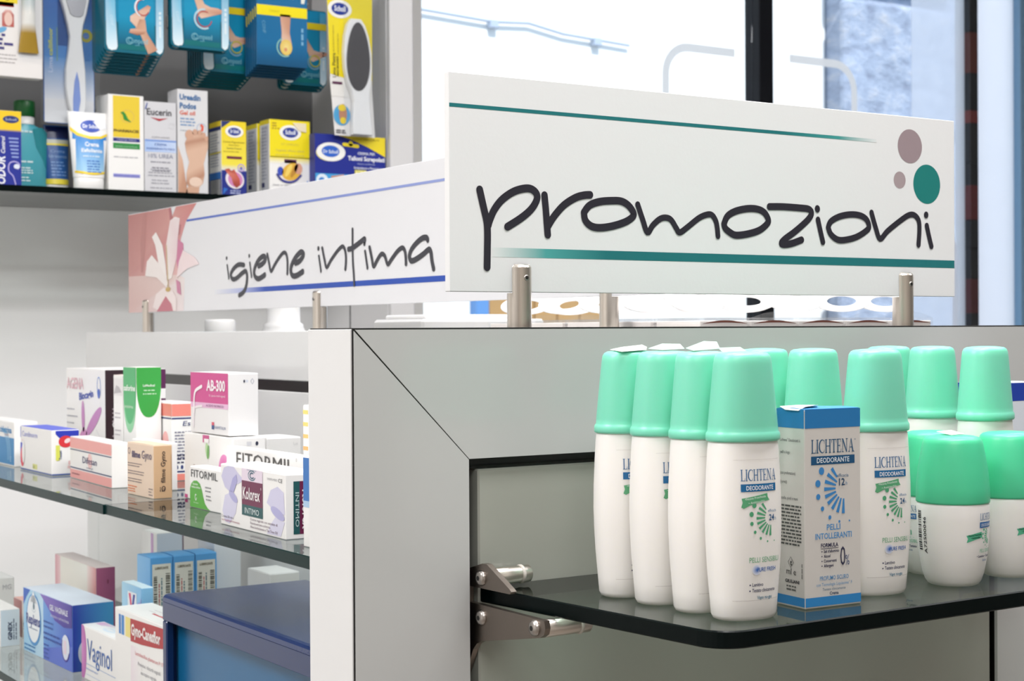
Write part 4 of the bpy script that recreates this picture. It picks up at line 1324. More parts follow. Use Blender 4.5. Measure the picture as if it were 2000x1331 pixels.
# --- lower side shelf (z = ZL)
Z = ZL + 0.0002
def d_rep(FL, FR, FT, a, b, h):
    FL.rect(.3, .3, a * .42, h - .4, '#9fd0ee', grad='#bfe0f4')
    FL.rect(a * .42, .3, a - .3, h - .4, '#6aa0e0', grad='#3a56c4')
    FL.poly([(a * .42, .3), (a - .3, .3), (a - .3, 30), (a * .42, 14)], '#5a72d0', k=2)
    FL.poly([(a * .36, h - .4), (a * .5, h - 12), (a * .66, h - 26), (a * .84, h - 30), (a - .3, h - 27), (a - .3, h - .4)], '#4a2fa0', k=3, cols=['#8a70c8', '#6a50b8', '#4a34a4', '#3a2494', '#32208c', '#3a2a98'])
    FL.poly([(.3, h - 22), (.3, h - .4), (26, h - .4), (12, h - 10)], '#2a62c4', k=2)
    FL.ell(38, 43, 27, 32, '#4f97d4', k=3, n=40)
    FL.ell(38, 44, 23.5, 29, '#eef4f8', k=4, n=40)
    FL.poly([(26, 64), (38, 79), (50, 64)], '#eef4f8', k=4)
    FL.ell(40, 60, 3, 4.5, '#5a7a8a', k=5)
    FL.ring(40, 57.5, 7, 5, .6, '#9ab0bc', k=5, a0=190, a1=350)
    FL.text('Replens', 12, 37, 12, '#2f3c8c', w=50, bold=.03, k=5)
    FL.lines(22, 31, 32, 1, 4, '#9aa8bc', h=1.5, seed=2, k=5)
    FL.text('GEL VAGINALE', a * .56, h - 15, 6.4, '#dfe0f4', w=a * .36, bold=.03, k=5)
    FL.text('idratante e antisecchezza', a * .58, h - 23, 4, '#cfd0ec', w=a * .36, k=5)
    FL.lines(74, 46, 44, 2, 6, '#3a62b0', h=2.2, seed=3, k=4)
    FL.lines(74, 32, 70, 2, 6, '#2f50a8', h=2.4, seed=4, k=4)
    FL.lines(74, 18, 20, 4, 5, '#3a5ab4', h=2, seed=5, k=4)
    FL.ell(a - 22, 26, 13, 15, '#dfe6f4', k=4)
    FL.ring(a - 22, 26, 13, 16.5, 2, '#4a3a9c', k=5, a0=150, a1=340)
    FL.rect(a - 28, 18, a - 19, 34, '#e9d8e6', k=5)
    FL.lines(4, 8, 50, 2, 5, '#3f86c0', h=2, seed=8, k=4)
    FR.rect(.3, .3, b - .3, h - .4, '#2a3aa0', grad='#4f9cc4')
    FR.rect(b * .3, h * .52, b - .3, h * .57, '#2c62a4', k=2)
    FR.ell(16, 22, 9.5, 15, '#cfd3dc', k=2)
    FR.ell(15, 26, 3, 4.5, '#3a4a80', k=3)
carton('medicine_carton', 'large shiny blue carton with a white teardrop, on the lower side shelf', (0.1329, 0.9537, Z), 0.1716, 0.0501, 0.0788, d_rep, ang=2.0, cols={'L': '#6aa0e0', 'R': '#2a3aa0', 'T': '#e8f0fa'}, flapcol='#dfe9f6')
def d_vag(FL, FR, FT, a, b, h):
    FL.ell(2, 30, 15, 33, '#d28ac4', k=1, n=36, edge='#b860ac')
    FL.rect(0, .4, .2, h, '#d28ac4', k=1)
    FL.text('Vaginol', 20, 24, 24, '#3a66b0', w=82, sx=.6)
    FL.rect(14, 18, a - 4, 18.7, '#9ab0d4', k=2)
    FL.lines(16, 12, 40, 1, 4, '#b4c0dc', h=1.8, seed=2)
    FL.rect(16, 6, a - 4, 6.6, '#b8c4de', k=2)
    FR.text('Vaginol', 19, 2, 11, '#2a4a9a', w=h * .62, rot=90, bold=.03)
    FT.rect(6, b * .55, 50, b - 2, '#dba6cc', grad='#e8e6ea')
    FT.ell(62, b * .45, 18, 6, '#dfe8f0', k=2)
carton('medicine_carton', 'small white carton with a pink left edge, before the shiny blue carton', (0.1348, 0.8098, Z), 0.1175, 0.0268, 0.0608, d_vag, cols={'R': '#dcdae2'})
def d_gyn(FL, FR, FT, a, b, h):
    FL.rect(12, h - 27, 18, h - 6, '#2f78c4', k=1)
    FL.rect(20, h - 27, 28, h - 6, '#3a84cc', k=1)
    FL.rect(32, h - 27, 47, h - 6, '#ecdc86', k=1)
    FL.poly([(48, h - 30), (80, h - 29), (120, h - 26), (a, h - 20), (a, h - 2), (48, h - 6)], '#b02a30', k=2)
    FL.text('Gyno-Canesflor', 51, h - 22.5, 11.5, '#f2e8e6', w=84, bold=.035, k=4, rot=1.5)
    FL.text('Lactobacillus plantarum P 17', 62, h - 42, 4, '#d06a70', w=80)
    FL.text('Previene i disturbi vaginali', 70, h - 52, 4, '#8a8a90', w=64)
    FL.text('uso topico vaginale', 78, h - 60, 4, '#8a8a90', w=44)
    FL.rect(48, .5, 80, h - 34, '#eee2e8', grad='#f1f0ee')
    FT.rect(70, b * .35, a, b * .42, '#c8505a', k=2)
    FT.lines(50, b * .6, 60, 2, 6, '#d0c8cc', h=1.4, seed=2)
carton('medicine_carton', 'white carton with a red banner, left of the blue display stand', (0.13, 0.6272, Z), 0.1738, 0.042, 0.0993, d_gyn)
def d_v(FL, FR, FT, a, b, h):
    FL.rect(.3, .3, a - .3, h - .4, '#a9d6ee', grad='#86c0ea')
    FL.rect(.3, .3, a - .3, h * .45, '#e6d4ea', k=2, grad='#a9d6ee', vert=True)
    FL.rect(20, h - 34, 48, h - 8, '#e8eef4', k=3)
    FL.poly([(24, h - 10), (30, h - 10), (36, h - 32), (32, h - 32)], '#d83a68', k=4)
    FL.poly([(36, h - 32), (33, h - 26), (38, h - 10), (44, h - 10)], '#34449c', k=4)
    FL.text('VISIL', 62, h - 46, 8, '#a08ad0', w=34, rot=90, bold=.03, k=4)
carton('medicine_carton', 'light blue carton with a red and blue letter V, before the barcode cartons', (0.165, 0.815, Z), 0.062, 0.0137, 0.114, d_v, cols={'T': '#d8ecf6'}, base='#8cc4ec')
def d_bar(seed):
    def d(FL, FR, FT, a, b, h):
        FL.rect(.3, .3, a - .3, h - .4, '#86bfec', grad='#6fb2e6')
        FR.rect(2, h * .50, b - 2, h - 8, '#dcd8cc', k=1)
        FR.text('LUBRIFICANTE', b / 2, h - 14, 2.8, '#6a6048', al='c', w=b * .6, k=3, bold=.02)
        FR.barcode(3.6, h * .53, 4.2, h * .31, '#47443a', across=False, seed=seed)
        FR.barcode(b - 8.4, h * .53, 5.2, h * .33, '#47443a', across=False, seed=seed + 1)
        FR.lines(11, h * .54, h * .3, 1, 3, '#c07070', h=1.4, seed=seed, rot=90)
        FR.lines(14, h * .54, h * .3, 1, 3, '#5a7a86', h=1.4, seed=seed + 3, rot=90)
        FR.rect(.3, .3, b - .3, h * .48, '#4f95cf', k=1)
        FR.ell(b * .4, h * .40, 7, 8, '#9cb4c4', k=2)
        FR.ring(b * .4, h * .40, 4.6, 5, 1, '#3d5c7c', k=3, a0=30, a1=320)
    return d
BG = 'blue barcode cartons in a row'
for i, (x, lab) in enumerate(((0.200, 'left one of three sky blue cartons with barcode ends, lower side shelf'), (0.2278, 'middle one of three sky blue cartons with barcode ends'), (0.2556, 'right one of three sky blue cartons with barcode ends'))):
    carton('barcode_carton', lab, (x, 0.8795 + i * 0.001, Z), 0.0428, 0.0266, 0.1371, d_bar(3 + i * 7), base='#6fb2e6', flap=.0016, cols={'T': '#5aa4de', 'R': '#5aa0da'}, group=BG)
def d_lil(FL, FR, FT, a, b, h):
    FL.rect(a * .62, 1, a * .78, h - 1, '#c8a0cc', k=1)
    FL.lines(a * .3, h * .5, h * .3, 1, 4, '#8a90a8', h=2, seed=2, rot=90)
    FR.rect(.4, .4, b - .4, h - .4, '#d6dde6', k=1)
    FR.text('GEL', b * .62, h * .70, 5, '#2c4a78', w=12, rot=90, bold=.03)
    FR.rect(b - 2.4, 1, b - .4, h - 2, '#8a7a84', k=2)
carton('medicine_carton', 'tall white carton with lilac stripe, behind the left barcode carton', (0.25, 0.99, Z), 0.052, 0.0351, 0.150, d_lil, flap=.0014)
def d_pink(FL, FR, FT, a, b, h):
    FL.rect(.3, .3, 22, h - .4, '#d99aa6', grad='#eccfd2')
    FL.rect(22, .3, a - 34, h - .4, '#eceae2', k=1)
    FL.rect(a - 34, .3, a - .3, h - .4, '#ece0da', grad='#d88a8e')
    FL.text('femina', 70, h * .42, 5, '#d8a8a4', w=34)
    FR.rect(.3, .3, b - .3, h - .4, '#a85c7c', grad='#8c4a6c')
    FR.rect(6, h * .12, 15, h * .60, '#bcaebc', k=2)
    FR.ell(10, h * .56, 4.6, 6, '#bcaebc', k=2)
    FR.ell(12, h * .58, 1.8, 2.4, '#5a5468', k=3)
    FR.ell(15, h - 18, 1.3, 3, '#7a3a50', k=3)
carton('medicine_carton', 'pale carton with pink ends and plum side behind the shiny blue carton', (0.20, 1.067, Z), 0.1622, 0.0245, 0.1030, d_pink, base='#e6dcd6', flapcol='#e6d6d4', cols={'R': '#a04e70'})
def d_psm(FL, FR, FT, a, b, h):
    FL.rect(.3, .3, a - .3, h - .4, '#c08a88', grad='#b07876')
    FR.rect(.3, .3, b - .3, h - .4, '#e6dcd8', k=1)
    FR.text('LIO', 6, 12, 5, '#5a5a8c', rot=90)
carton('medicine_carton', 'tiny pinkish brown carton peeping out left of the shiny blue carton', (0.148, 1.2037, Z), 0.0367, 0.03, 0.0487, d_psm, flapcol='#e8b4a8')
def d_w1(FL, FR, FT, a, b, h):
    FR.text('MG', b - 16, h - 16, 7, '#b4b4b8')
carton('medicine_carton', 'white carton with pale grey letters at the far left of lower side shelf', (0.15, 1.345, Z), 0.08, 0.0290, 0.0590, d_w1, base='#e4e4e2')
def d_w2(FL, FR, FT, a, b, h):
    FR.rect(.3, .3, b - .3, h - .4, '#d0dfe9', k=1)
    FR.text('GINEX', b - 10, 8, 5, '#2c3c5c', w=h * .5, rot=90, bold=.03)
    FR.lines(b - 7, 8, h * .6, 1, 3, '#6a7a90', h=1.4, seed=2, rot=90)
    FR.lines(b - 4, 8, h * .6, 1, 3, '#6a7a90', h=1.4, seed=3, rot=90)
carton('medicine_carton', 'white and pale blue carton at the left picture edge, lower shelf', (0.107, 1.158, Z), 0.10, 0.0245, 0.0465, d_w2)
carton('medicine_carton', 'blank white carton under the glass, right of the barcode cartons', (0.287, 0.90, Z), 0.05, 0.034, 0.150, lambda FL, FR, FT, a, b, h: FR.rect(1, 1, b - 1, h - 1, '#e2e5ea', k=1), base='#e6e8ec')
carton('medicine_carton', 'blank white carton farther right under the glass, next to the frame', (0.285, 0.74, Z), 0.06, 0.036, 0.128, lambda FL, FR, FT, a, b, h: FR.rect(1, 1, b - 1, h - 1, '#e6e6e4', k=1), base='#e8e8e8')

# --- blue counter display
dx, dy0, dy1, dz = 0.085, 0.085, 0.545, 0.1512
dp = tag(empty('counter_display', (dx, dy0, Z)), 'translucent dark blue display stand with a cyan inside on the lower side shelf', 'display stand')
L_ = dy1 - dy0
DW = 0.152
mb = MB()
rings = []
for x, z in ((0.0, dz - .0065), (0.0008, dz - .0028), (0.003, dz - .0008), (0.006, dz), (DW - .004, dz), (DW, dz - .003), (DW, dz - .0065)):
    rings.append([(x, 0.0, z), (x, 0.003, z), (x, L_ - .003, z), (x, L_, z)])
mb.loft(rings, NAVY, closed=False, cap0=False, cap1=False, smooth=False)
mb.box(0.0, 0.0, dz - .0245, 0.004, L_, dz - .006, NAVY, b=.001)
mb.box(DW - .004, 0.0, dz - .0245, DW, L_, dz - .006, NAVY, b=.001)
mb.box(0.0035, 0.0, dz - .022, DW - .003, 0.004, dz - .0007, NAVY, b=.001)
mb.box(0.0035, L_ - .004, dz - .022, DW - .003, L_, dz - .0007, NAVY, b=.001)
mb.build('lid', dp)
mb = MB()
fT = Face(mb, (0, L_, dz), (0, -1, 0), (1, 0, 0), (0, 0, 1), mat('pale_sticker', '#b9c0c4', rough=.4, bump=.02), .0002)
fT.ell(178, 92, 13, 8, '#b9c0c4', k=1)
mb.build('round_sticker', dp)
for y in (0.0, L_ - .0095):
    mb = MB()
    mb.box(0.0, y, 0.0, 0.008, y + .0095, dz - .0245, NAVY, b=.0012)
    mb.build('post', dp)
for y in (0.0, L_ - .003):
    mb = MB()
    mb.box(0.008, y, 0.0, DW, y + .003, dz - .0245, NAVY, b=.0006)
    mb.build('end_wall', dp)
mb = MB()
mb.box(0.012, 0.0035, 0.004, 0.015, L_ - .0035, dz - .0246, CYANP, b=.0006)
mb.build('inner_panel', dp)
mb = MB()
mb.box(0.0, 0.0096, 0.0, DW, L_ - .0096, 0.004, NAVY, b=.0008)
mb.build('base_tray', dp)
def d_pouch(FL, FR, FT, a, b, h):
    FL.rect(.5, .5, a - .5, h - .5, '#7fc0e4', grad='#b8dcf0')
    FL.lines(6, h - 12, a - 20, 3, 6, '#4a8cc0', h=2.4, seed=2)
carton('medicine_carton', 'pale blue carton low inside the blue display stand', (0.0865, 0.12, Z + .0045), 0.19, 0.0095, 0.078, d_pouch, base='#8cc6e6')

# --- blue topped carton on the front shelf
Z = ZS + .0002
def d_lich(FL, FR, FT, a, b, h):
    blue = '#2f86c6'
    for F, w in ((FL, a), (FR, b)):
        F.rect(.3, h - 11.6, w - .3, h - .3, '#2378b6', k=1)
        F.rect(.3, 1.2, w - .3, 6.6, '#2f86c6', k=1)
    FR.serif('LICHTENA', 5.0, 93.2, 8.2, 33.5, '#1f567c', k=3)
    FR.text('°', 39, 98.5, 2.6, '#1f567c')
    FR.rect(5.0, 86.2, 39.2, 91.4, '#15507a', k=1)
    FR.text('DEODORANTE', 22.1, 87.4, 3.0, '#e8f0f6', al='c', w=25.5, bold=.01, k=3)
    FR.rays(30.5, 71.5, 15.5, '#3a86c6', k=2)
    FR.text('efficacia', 25.0, 78.2, 2.1, '#3a668c', w=9, k=4)
    FR.text('12', 26.5, 73.2, 4.2, '#1d4468', w=4.6, bold=.02, k=4)
    FR.text('h', 31.8, 73.2, 2.6, '#5a86ac', k=4)
    FR.text('PELLI', 22.2, 46.6, 3.5, '#3f8cc8', al='c', w=10.6, bold=.01)
    FR.text('INTOLLERANTI', 22.2, 41.4, 3.5, '#3f8cc8', al='c', w=28.5, bold=.01)
    FR.text('FORMULA', 12.2, 36.4, 2.3, '#26264a', w=13.6, bold=.025)
    FR.rect(12.2, 35.4, 26, 35.7, '#26264a', k=3)
    for i, s in enumerate(('Sali d’alluminio', 'Alcool', 'Conservanti', 'Allergeni')):
        FR.ell(13, 33.8 - i * 2.9, .4, .4, '#26264a', k=3, n=10)
        FR.text(s, 14.4, 33.0 - i * 2.9, 1.75, '#26264a', w=(12, 5.2, 10, 7.6)[i], bold=.02)
    FR.text('0', 27.4, 24.6, 11.6, '#2b2b48', w=4.0)
    FR.text('%', 31.4, 24.6, 6.2, '#4a5a80', w=3.2)
    FR.text('PROFUMO SICURO', 22.6, 16.4, 2.6, '#4a8cc0', al='c', w=22.5, bold=.005)
    FR.text('con Tecnologia Liquisome° F', 22.6, 13.0, 1.9, '#6a9cc6', al='c', w=28)
    FR.text('Testato clinicamente', 22.4, 7.9 + 1.9, 1.8, '#4a7090', al='c', w=18.5) if False else None
    FR.text('Testato clinicamente', 22.4, 10.6 - .4, 1.6, '#54768f', al='c', w=18)
    FR.rect(.3, 1.2, b - .3, 6.6, '#2f86c6', k=2)
    FR.text('Crema', 22.4, 7.5, 1.8, '#1d4468', al='c', w=7, bold=.02)
    FL.text('Lichtena° Deodoranti è', 4, 100, 1.9, '#3a4044', w=18.5)
    FL.text('pelli a logo', 4, 92.6, 1.9, '#3a4044', w=9)
    FL.text('(con profumazioni)', 4, 80, 1.9, '#3a4044', w=14)
    FL.text('(ore)', 4, 74.5, 1.9, '#3a4044', w=6)
    FL.text('ascelle, piedi e mani', 4, 64.8, 1.9, '#3a4044', w=16)
    FL.lines(4, 60.5, a - 7, 12, 2.1, '#4a4c4a', h=1.05, seed=11, al='j')
    FL.ring(a - 12.8, 27, 2.6, 3.4, .35, '#2c2c2c', k=3, n=4)
    FL.text('t', a - 13.4, 25.2, 3.4, '#2c2c2c', bold=.03)
    FL.text('ml e', a - 17, 19.6, 3.8, '#2c2c2c', w=9)
    FL.text('GIULIANI', a - 18, 14.6, 1.9, '#26262e', w=13, bold=.03)
    FL.lines(a - 17, 12, 12, 2, 2.0, '#5a5c5a', h=.9, seed=4)
    FL.lines(a - 2.2, 18, 10, 1, 2, '#6a6a68', h=.7, seed=5, rot=90)
li = carton('medicine_carton', 'upright white carton with blue top and bottom bands between the bottles', (0.2059, -0.1851, Z), 0.0262, 0.0441, 0.1199, d_lich, ang=-3.6, base='#d3cfca', flapcol='#3f8ec8', cols={'T': '#3f8ec8'}, flap=.0010)
mb = MB()
vs = [(-.0012, .004, .1192), (.004, .0035, .1214), (.016, .006, .1222), (.020, .012, .1216), (.012, .020, .1216), (.001, .024, .1210), (-.0014, .016, .1194)]
mb.add(vs + [(x, y, z - .0003) for x, y, z in vs], [tuple(range(7)), tuple(reversed(range(7, 14)))] + [(i, 7 + i, 7 + (i + 1) % 7, (i + 1) % 7) for i in range(7)], PRINT, '#e9e4e4')
mb.build('torn_label', li)
def d_bw(FL, FR, FT, a, b, h):
    FL.rect(.3, h - 14, a - .3, h - .3, '#1c3fa8', k=1)
    FR.rect(.3, h - 14, b - .3, h - .3, '#1c3fa8', k=1)
    FL.rect(.3, .3, a - .3, h - 40, '#2346a8', k=1)
    FR.rect(.3, .3, b - .3, h - 42, '#2346a8', k=1)
carton('medicine_carton', 'dark blue and white carton cut by the right picture edge', (0.512, -0.075, Z), 0.04, 0.05, 0.126, d_bw, base='#dfe4ee')

# ---------------------------------------------------------------- clear boxes behind the big sign
def clear_box(w, dep, h):
    root = empty('clear_gift_box', (0, 0, 0))
    mb = MB()
    mb.box(.0015, .0015, .0006, w - .0015, dep - .0015, h * .86, mat('cream_insert', '#efe7e1', rough=.6, bump=.05), b=.0006)
    mb.build('cream_insert', root)
    mb = MB()
    P, Q = [], []
    n = 10
    for i in range(n + 1):
        s = i / n
        P.append((.003 + (w - .006) * s, -.0004, h * .72 + h * .16 * math.sin(math.pi * s)))
        Q.append((.003 + (w - .006) * s, -.0004, h * .72 + h * .06 * math.sin(math.pi * s) - .0002))
    mb.add(P + Q, [(n + 1 + i, n + 2 + i, i + 1, i) for i in range(n)], mat('brown_slit', '#6a3a2c', rough=.6, bump=.02))
    mb.build('brown_slit', root)
    mb = MB()
    mb.box(0, 0, 0, w, dep, h, CLEARP, b=.0004)
    F, G = [], []
    for i in range(n + 1):
        s = i / n
        F.append((.001 + (w - .002) * s, -.0002, h))
        G.append((.001 + (w - .002) * s, -.0006, h + h * .32 * math.sin(math.pi * s)))
    mb.add(F + G, [(i, i + 1, n + 2 + i, n + 1 + i) for i in range(n)], CLEARP)
    mb.build('clear_shell', root)
    mb = MB()
    lp = []
    cr = 28
    for i in range(cr):
        a = 2 * math.pi * i / cr
        ring = []
        for rr, hh in ((1.0, 0.0004), (.52, .0004), (.52, -.0004), (1.0, -.0004)):
            x = w * .5 + w * .48 * rr * math.cos(a)
            y = dep * .55 + dep * .40 * rr * math.sin(a)
            ring.append((x, y, h * 1.10 + (y - dep * .15) * .30 + (x - w * .02) * .24 + hh))
        lp.append(ring)
    vs = [p for r in lp for p in r]
    fs = []
    for i in range(cr):
        j = (i + 1) % cr
        for q in range(4):
            fs.append((i * 4 + q, j * 4 + q, j * 4 + (q + 1) % 4, i * 4 + (q + 1) % 4))
    mb.add(vs, fs, WPLASTIC, smooth=False)
    mb.build('white_loop', root)
    return root
CG = 'clear plastic boxes with white loops behind the big sign'
bw = 0.0555
pb = clear_box(bw - .001, 0.060, 0.0172)
cl_spots = []
for r_, y in enumerate((0.12, 0.185, 0.25, 0.315, 0.38)):
    for c_ in range(5 if r_ == 0 else 3 if r_ < 3 else 2):
        x = 0.382 + c_ * bw
        if r_ == 0 and c_ == 5:
            continue
        cl_spots.append((x, y, r_, c_))
ROWS = ['front row behind the big sign', 'second row behind the big sign', 'third row behind the big sign', 'fourth row behind the big sign', 'rearmost row behind the big sign']
NUM = ['first', 'second', 'third', 'fourth', 'fifth']
for i, (x, y, r_, c_) in enumerate(cl_spots):
    o = pb if i == 0 else copy_tree(pb)
    o.location = (x, y, 1.3932)
    tag(o, NUM[c_] + ' clear box with white loop from the left, ' + ROWS[r_], 'clear box', CG)
mb = MB()
mb.box(0, 0, 0, .16, .11, .021, WPLASTIC, b=.003)
mb.box(.01, .01, .0205, .15, .10, .026, WPLASTIC, b=.002)
o = mb.build('white_tray', None, (0.40, 0.60, 1.3932))
tag(o, 'low white lidded tray seen left of the steel post under the sign', 'tray')
# white jar and stand behind the long sign
mb = MB()
mb.lathe([(0, .030), (.004, .031), (.010, .0285), (.014, .0265), (.018, .0262), (.021, .0222), (.05, .0215), (.085, .0215), (.09, .018)], WPLASTIC, n=40)
o = mb.build('white_stand', None, (0.455, 1.06, 1.3932))
tag(o, 'round white stand with stepped foot behind the long blue lined sign', 'stand')
mb = MB()
mb.lathe([(0, .0215), (.002, .022), (.024, .022), (.0265, .0205), (.027, .018)], WPLASTIC, n=36)
o = mb.build('white_jar', None, (0.46, 1.2827, 1.3932))
tag(o, 'small white lidded jar behind the long sign, left of the round stand', 'jar')

# ---------------------------------------------------------------- wall shelving unit
ZU = 1.641
wu = tag(empty('wall_shelving', (0, 2.06, 0)), 'white wall shelving unit with upper backboard greyed for shade, behind the cabinet, left of the window', 'shelving unit')
def wpart2(name, x0, y0, z0, x1, y1, z1, m, b=.001):
    mb = MB()
    mb.box(x0, y0 - 2.06, z0, x1, y1 - 2.06, z1, m, b=b)
    return mb.build(name, wu)
wpart2('shaded_backboard', -1.0, 2.02, 1.637, 0.9760, 2.06, 2.45, SHADEB)
wpart2('white_backboard', -1.0, 2.02, 0.10, 0.9760, 2.06, 1.636, WHITEB)
wpart2('side_panel', 0.9765, 1.715, 0.0, 1.0150, 2.06, 2.6, PILA)
wpart2('front_pilaster', 0.9765, 1.700, 0.0, 1.0255, 1.7145, 2.6, PILA, b=.002)
wpart2('panel_seam', 0.9755, 1.862, 0.1, 0.9766, 1.8645, 2.5, BLACK, b=.0002)
wpart2('header_board', -1.0, 1.715, 2.45, 0.9760, 2.06, 2.6, PILA)
wpart2('toe_board', -1.0, 1.78, 0.0, 0.9760, 2.06, 0.099, PILA)
glass_shelf('glass_shelf', 'high glass wall shelf holding the foot care cartons and tubes', [(-0.9, 1.71), (0.9755, 1.71), (0.9755, 2.0195), (-0.9, 2.0195)], ZU - .0105, ZU, GEDGE)
Z = ZU + .0003

NB = '#1a2c86'
def logo(f, u, v, ru, rv, s, tilt=0.0, k=3, tw=1.35):
    f.ell(u, v, ru * 1.42, rv * 1.5, '#f3f2ee', k=k, n=32)
    f.ell(u, v, ru, rv, '#1d3590', k=k + 1, n=32)
    f.text(s, u, v - rv * .36, rv * .85, '#e8ecf6', w=ru * tw, al='c', bold=.03, k=k + 2)

SKIN, SKIN2 = '#d9b49c', '#b98a72'
def foot(f, u, v, s, rot=0, k=3, flip=1, sole=True):
    """bare foot and ankle, s = length in mm"""
    ca, sa = math.cos(math.radians(rot)), math.sin(math.radians(rot))
    def T(x, y):
        x *= flip
        return (u + s * (x * ca - y * sa), v + s * (x * sa + y * ca))
    P = [(-.16, 0), (-.06, -.06), (.08, -.05), (.17, .05), (.19, .22), (.16, .42), (.20, .62), (.24, .78), (.20, .90), (.08, .96), (-.08, .95), (-.20, .88), (-.24, .76), (-.20, .60), (-.13, .42), (-.17, .20)]
    f.poly([T(*p) for p in P], SKIN, k=k, cols=[SKIN if i % 4 else SKIN2 for i in range(len(P))])
    for i, (x, y, r) in enumerate(((-.16, .93, .085), (-.05, .99, .055), (.04, .99, .05), (.12, .96, .047), (.19, .90, .043))):
        a = T(x, y)
        f.ell(a[0], a[1], r * s, r * s * 1.1, '#cfa48c', k=k + 1, n=14)
    a = T(0.02, .06)
    f.ell(a[0], a[1], .13 * s, .09 * s, '#e6cbb8', k=k + 1, n=18)

def leg_foot(f, u, v, s, rot=0, k=3, flip=1):
    """lower leg running into a foot seen from the side; (u, v) is the ankle"""
    ca, sa = math.cos(math.radians(rot)), math.sin(math.radians(rot))
    def T(p):
        x, y = p[0] * flip, p[1]
        return (u + s * (x * ca - y * sa), v + s * (x * sa + y * ca))
    P = [(-.16, 1.0), (-.11, .45), (-.14, .12), (-.20, -.06), (-.14, -.18), (0, -.20), (.2, -.22), (.5, -.26), (.56, -.18), (.46, -.08), (.26, .02), (.12, .16), (.10, .5), (.16, 1.0)]
    f.poly([T(p) for p in P], SKIN, k=k, cols=['#c99f86', '#d2aa92', SKIN, '#e2c0aa', '#e4c4b0', '#dcb8a2', '#d8ae98', '#c08a74', '#cf9c86', '#d8b09a', '#dcb8a4', SKIN, '#c8987e', '#bf8c72'])

def upc(name, label, x, wr, h, draw, wl=.045, y=1.735, **kw):
    return carton(name, label, (x, y, Z), wl, wr, h, draw, **kw)
def d_odor(FL, FR, FT, a, b, h):
    FR.rect(.3, h - 30, b - .3, h - .3, '#f0c818', k=1)
    FR.rect(.3, h - 34, b - .3, h - 30, '#1f2f94', k=1, grad='#f0c818', vert=True)
    FR.rect(.3, .3, b - .3, h - 34, '#1b2a92', k=1)
    FR.ell(b - 17, h - 14, 13, 6, '#1d2c72', k=2)
    FR.text('Scholl', b - 17, h - 16, 4, '#c8d0e8', w=18, al='c', k=4)
    FR.rect(.3, h * .35, b - 40, h - 38, '#2a74d0', k=2)
    FR.text('ODOR', b - 27, 2, 13, '#eef0f8', w=46, rot=90, bold=.03, k=4, shear=.1)
    FR.text('Control', b - 27, 52, 6.4, '#eef0f8', w=27, rot=90, bold=.02, k=4, shear=.2)
    for i in range(6):
        FR.rect(b - 21 + i, h - 46 - i * 6, b - 5, h - 43.4 - i * 6, '#8fa0d8', k=3)
    FR.stroke([(b - 10, 3), (b - 14, 16), (b - 21, 24), (b - 20, 36), (b - 12, 40), (b - 4, 36), (b - 6, 28)], 2.0, '#b0a8e0', k=3)
    FR.ell(b - 8, 32, 5, 4, '#dde2f2', k=4)
upc('foot_care_carton', 'navy and yellow carton at the left end of the high wall shelf', .2498, .0592, .1220, d_odor)
# teal bottle
mb = MB()
mb.lathe([(0, .0360, .0170), (.003, .0385, .0190), (.06, .0390, .0195), (.090, .0385, .0190), (.102, .0320, .0175), (.107, .0180, .0150), (.109, .0165, .0150)], mat('teal_bottle', '#4fa9b8', rough=.3, sss=.2, bump=.02), n=44)
tb = mb.build('lotion_bottle', None, (.3320, 1.795, Z))
tag(tb, 'teal lotion bottle with dark green cap on the high wall shelf', 'bottle')
mb = MB()
mb.lathe([(.1085, .0160), (.121, .0160), (.1212, .014)], WPLASTIC, n=32)
mb.build('white_neck', tb)
mb = MB()
mb.lathe([(.1212, .0168), (.1216, .0173), (.146, .0173), (.148, .0160), (.1484, .012)], mat('dark_green_cap', '#0c5a24', rough=.35, bump=.03), n=36)
mb.build('green_cap', tb)
mb = MB()
def wt(u, v, l):
    x = u * 1
    return Vector((x, -.0193 * math.sqrt(max(.02, 1 - (x / .039) ** 2)) - l - .0004, v))
f = Face(mb, (0, 0, 0), (1, 0, 0), (0, 0, 1), (0, -1, 0), GLOSSP, .0002, wt)
f.poly([(8, 100), (14, 70), (26, 50), (34, 30), (36, 95), (24, 104)], '#2f8a94', k=1)
f.poly([(-30, 95), (-20, 92), (-18, 80), (-22, 66), (-30, 60)], '#23767e', k=1)
for v, w in ((94, 22), (44, 24), (34, 20), (30, 22), (26, 22), (18, 18), (13, 22)):
    f.lines(-12, v, w, 1, 4, '#dff0f2', h=2.6 if v in (94, 44) else 1.8, seed=v, k=2)
mb.build('front_print', tb)
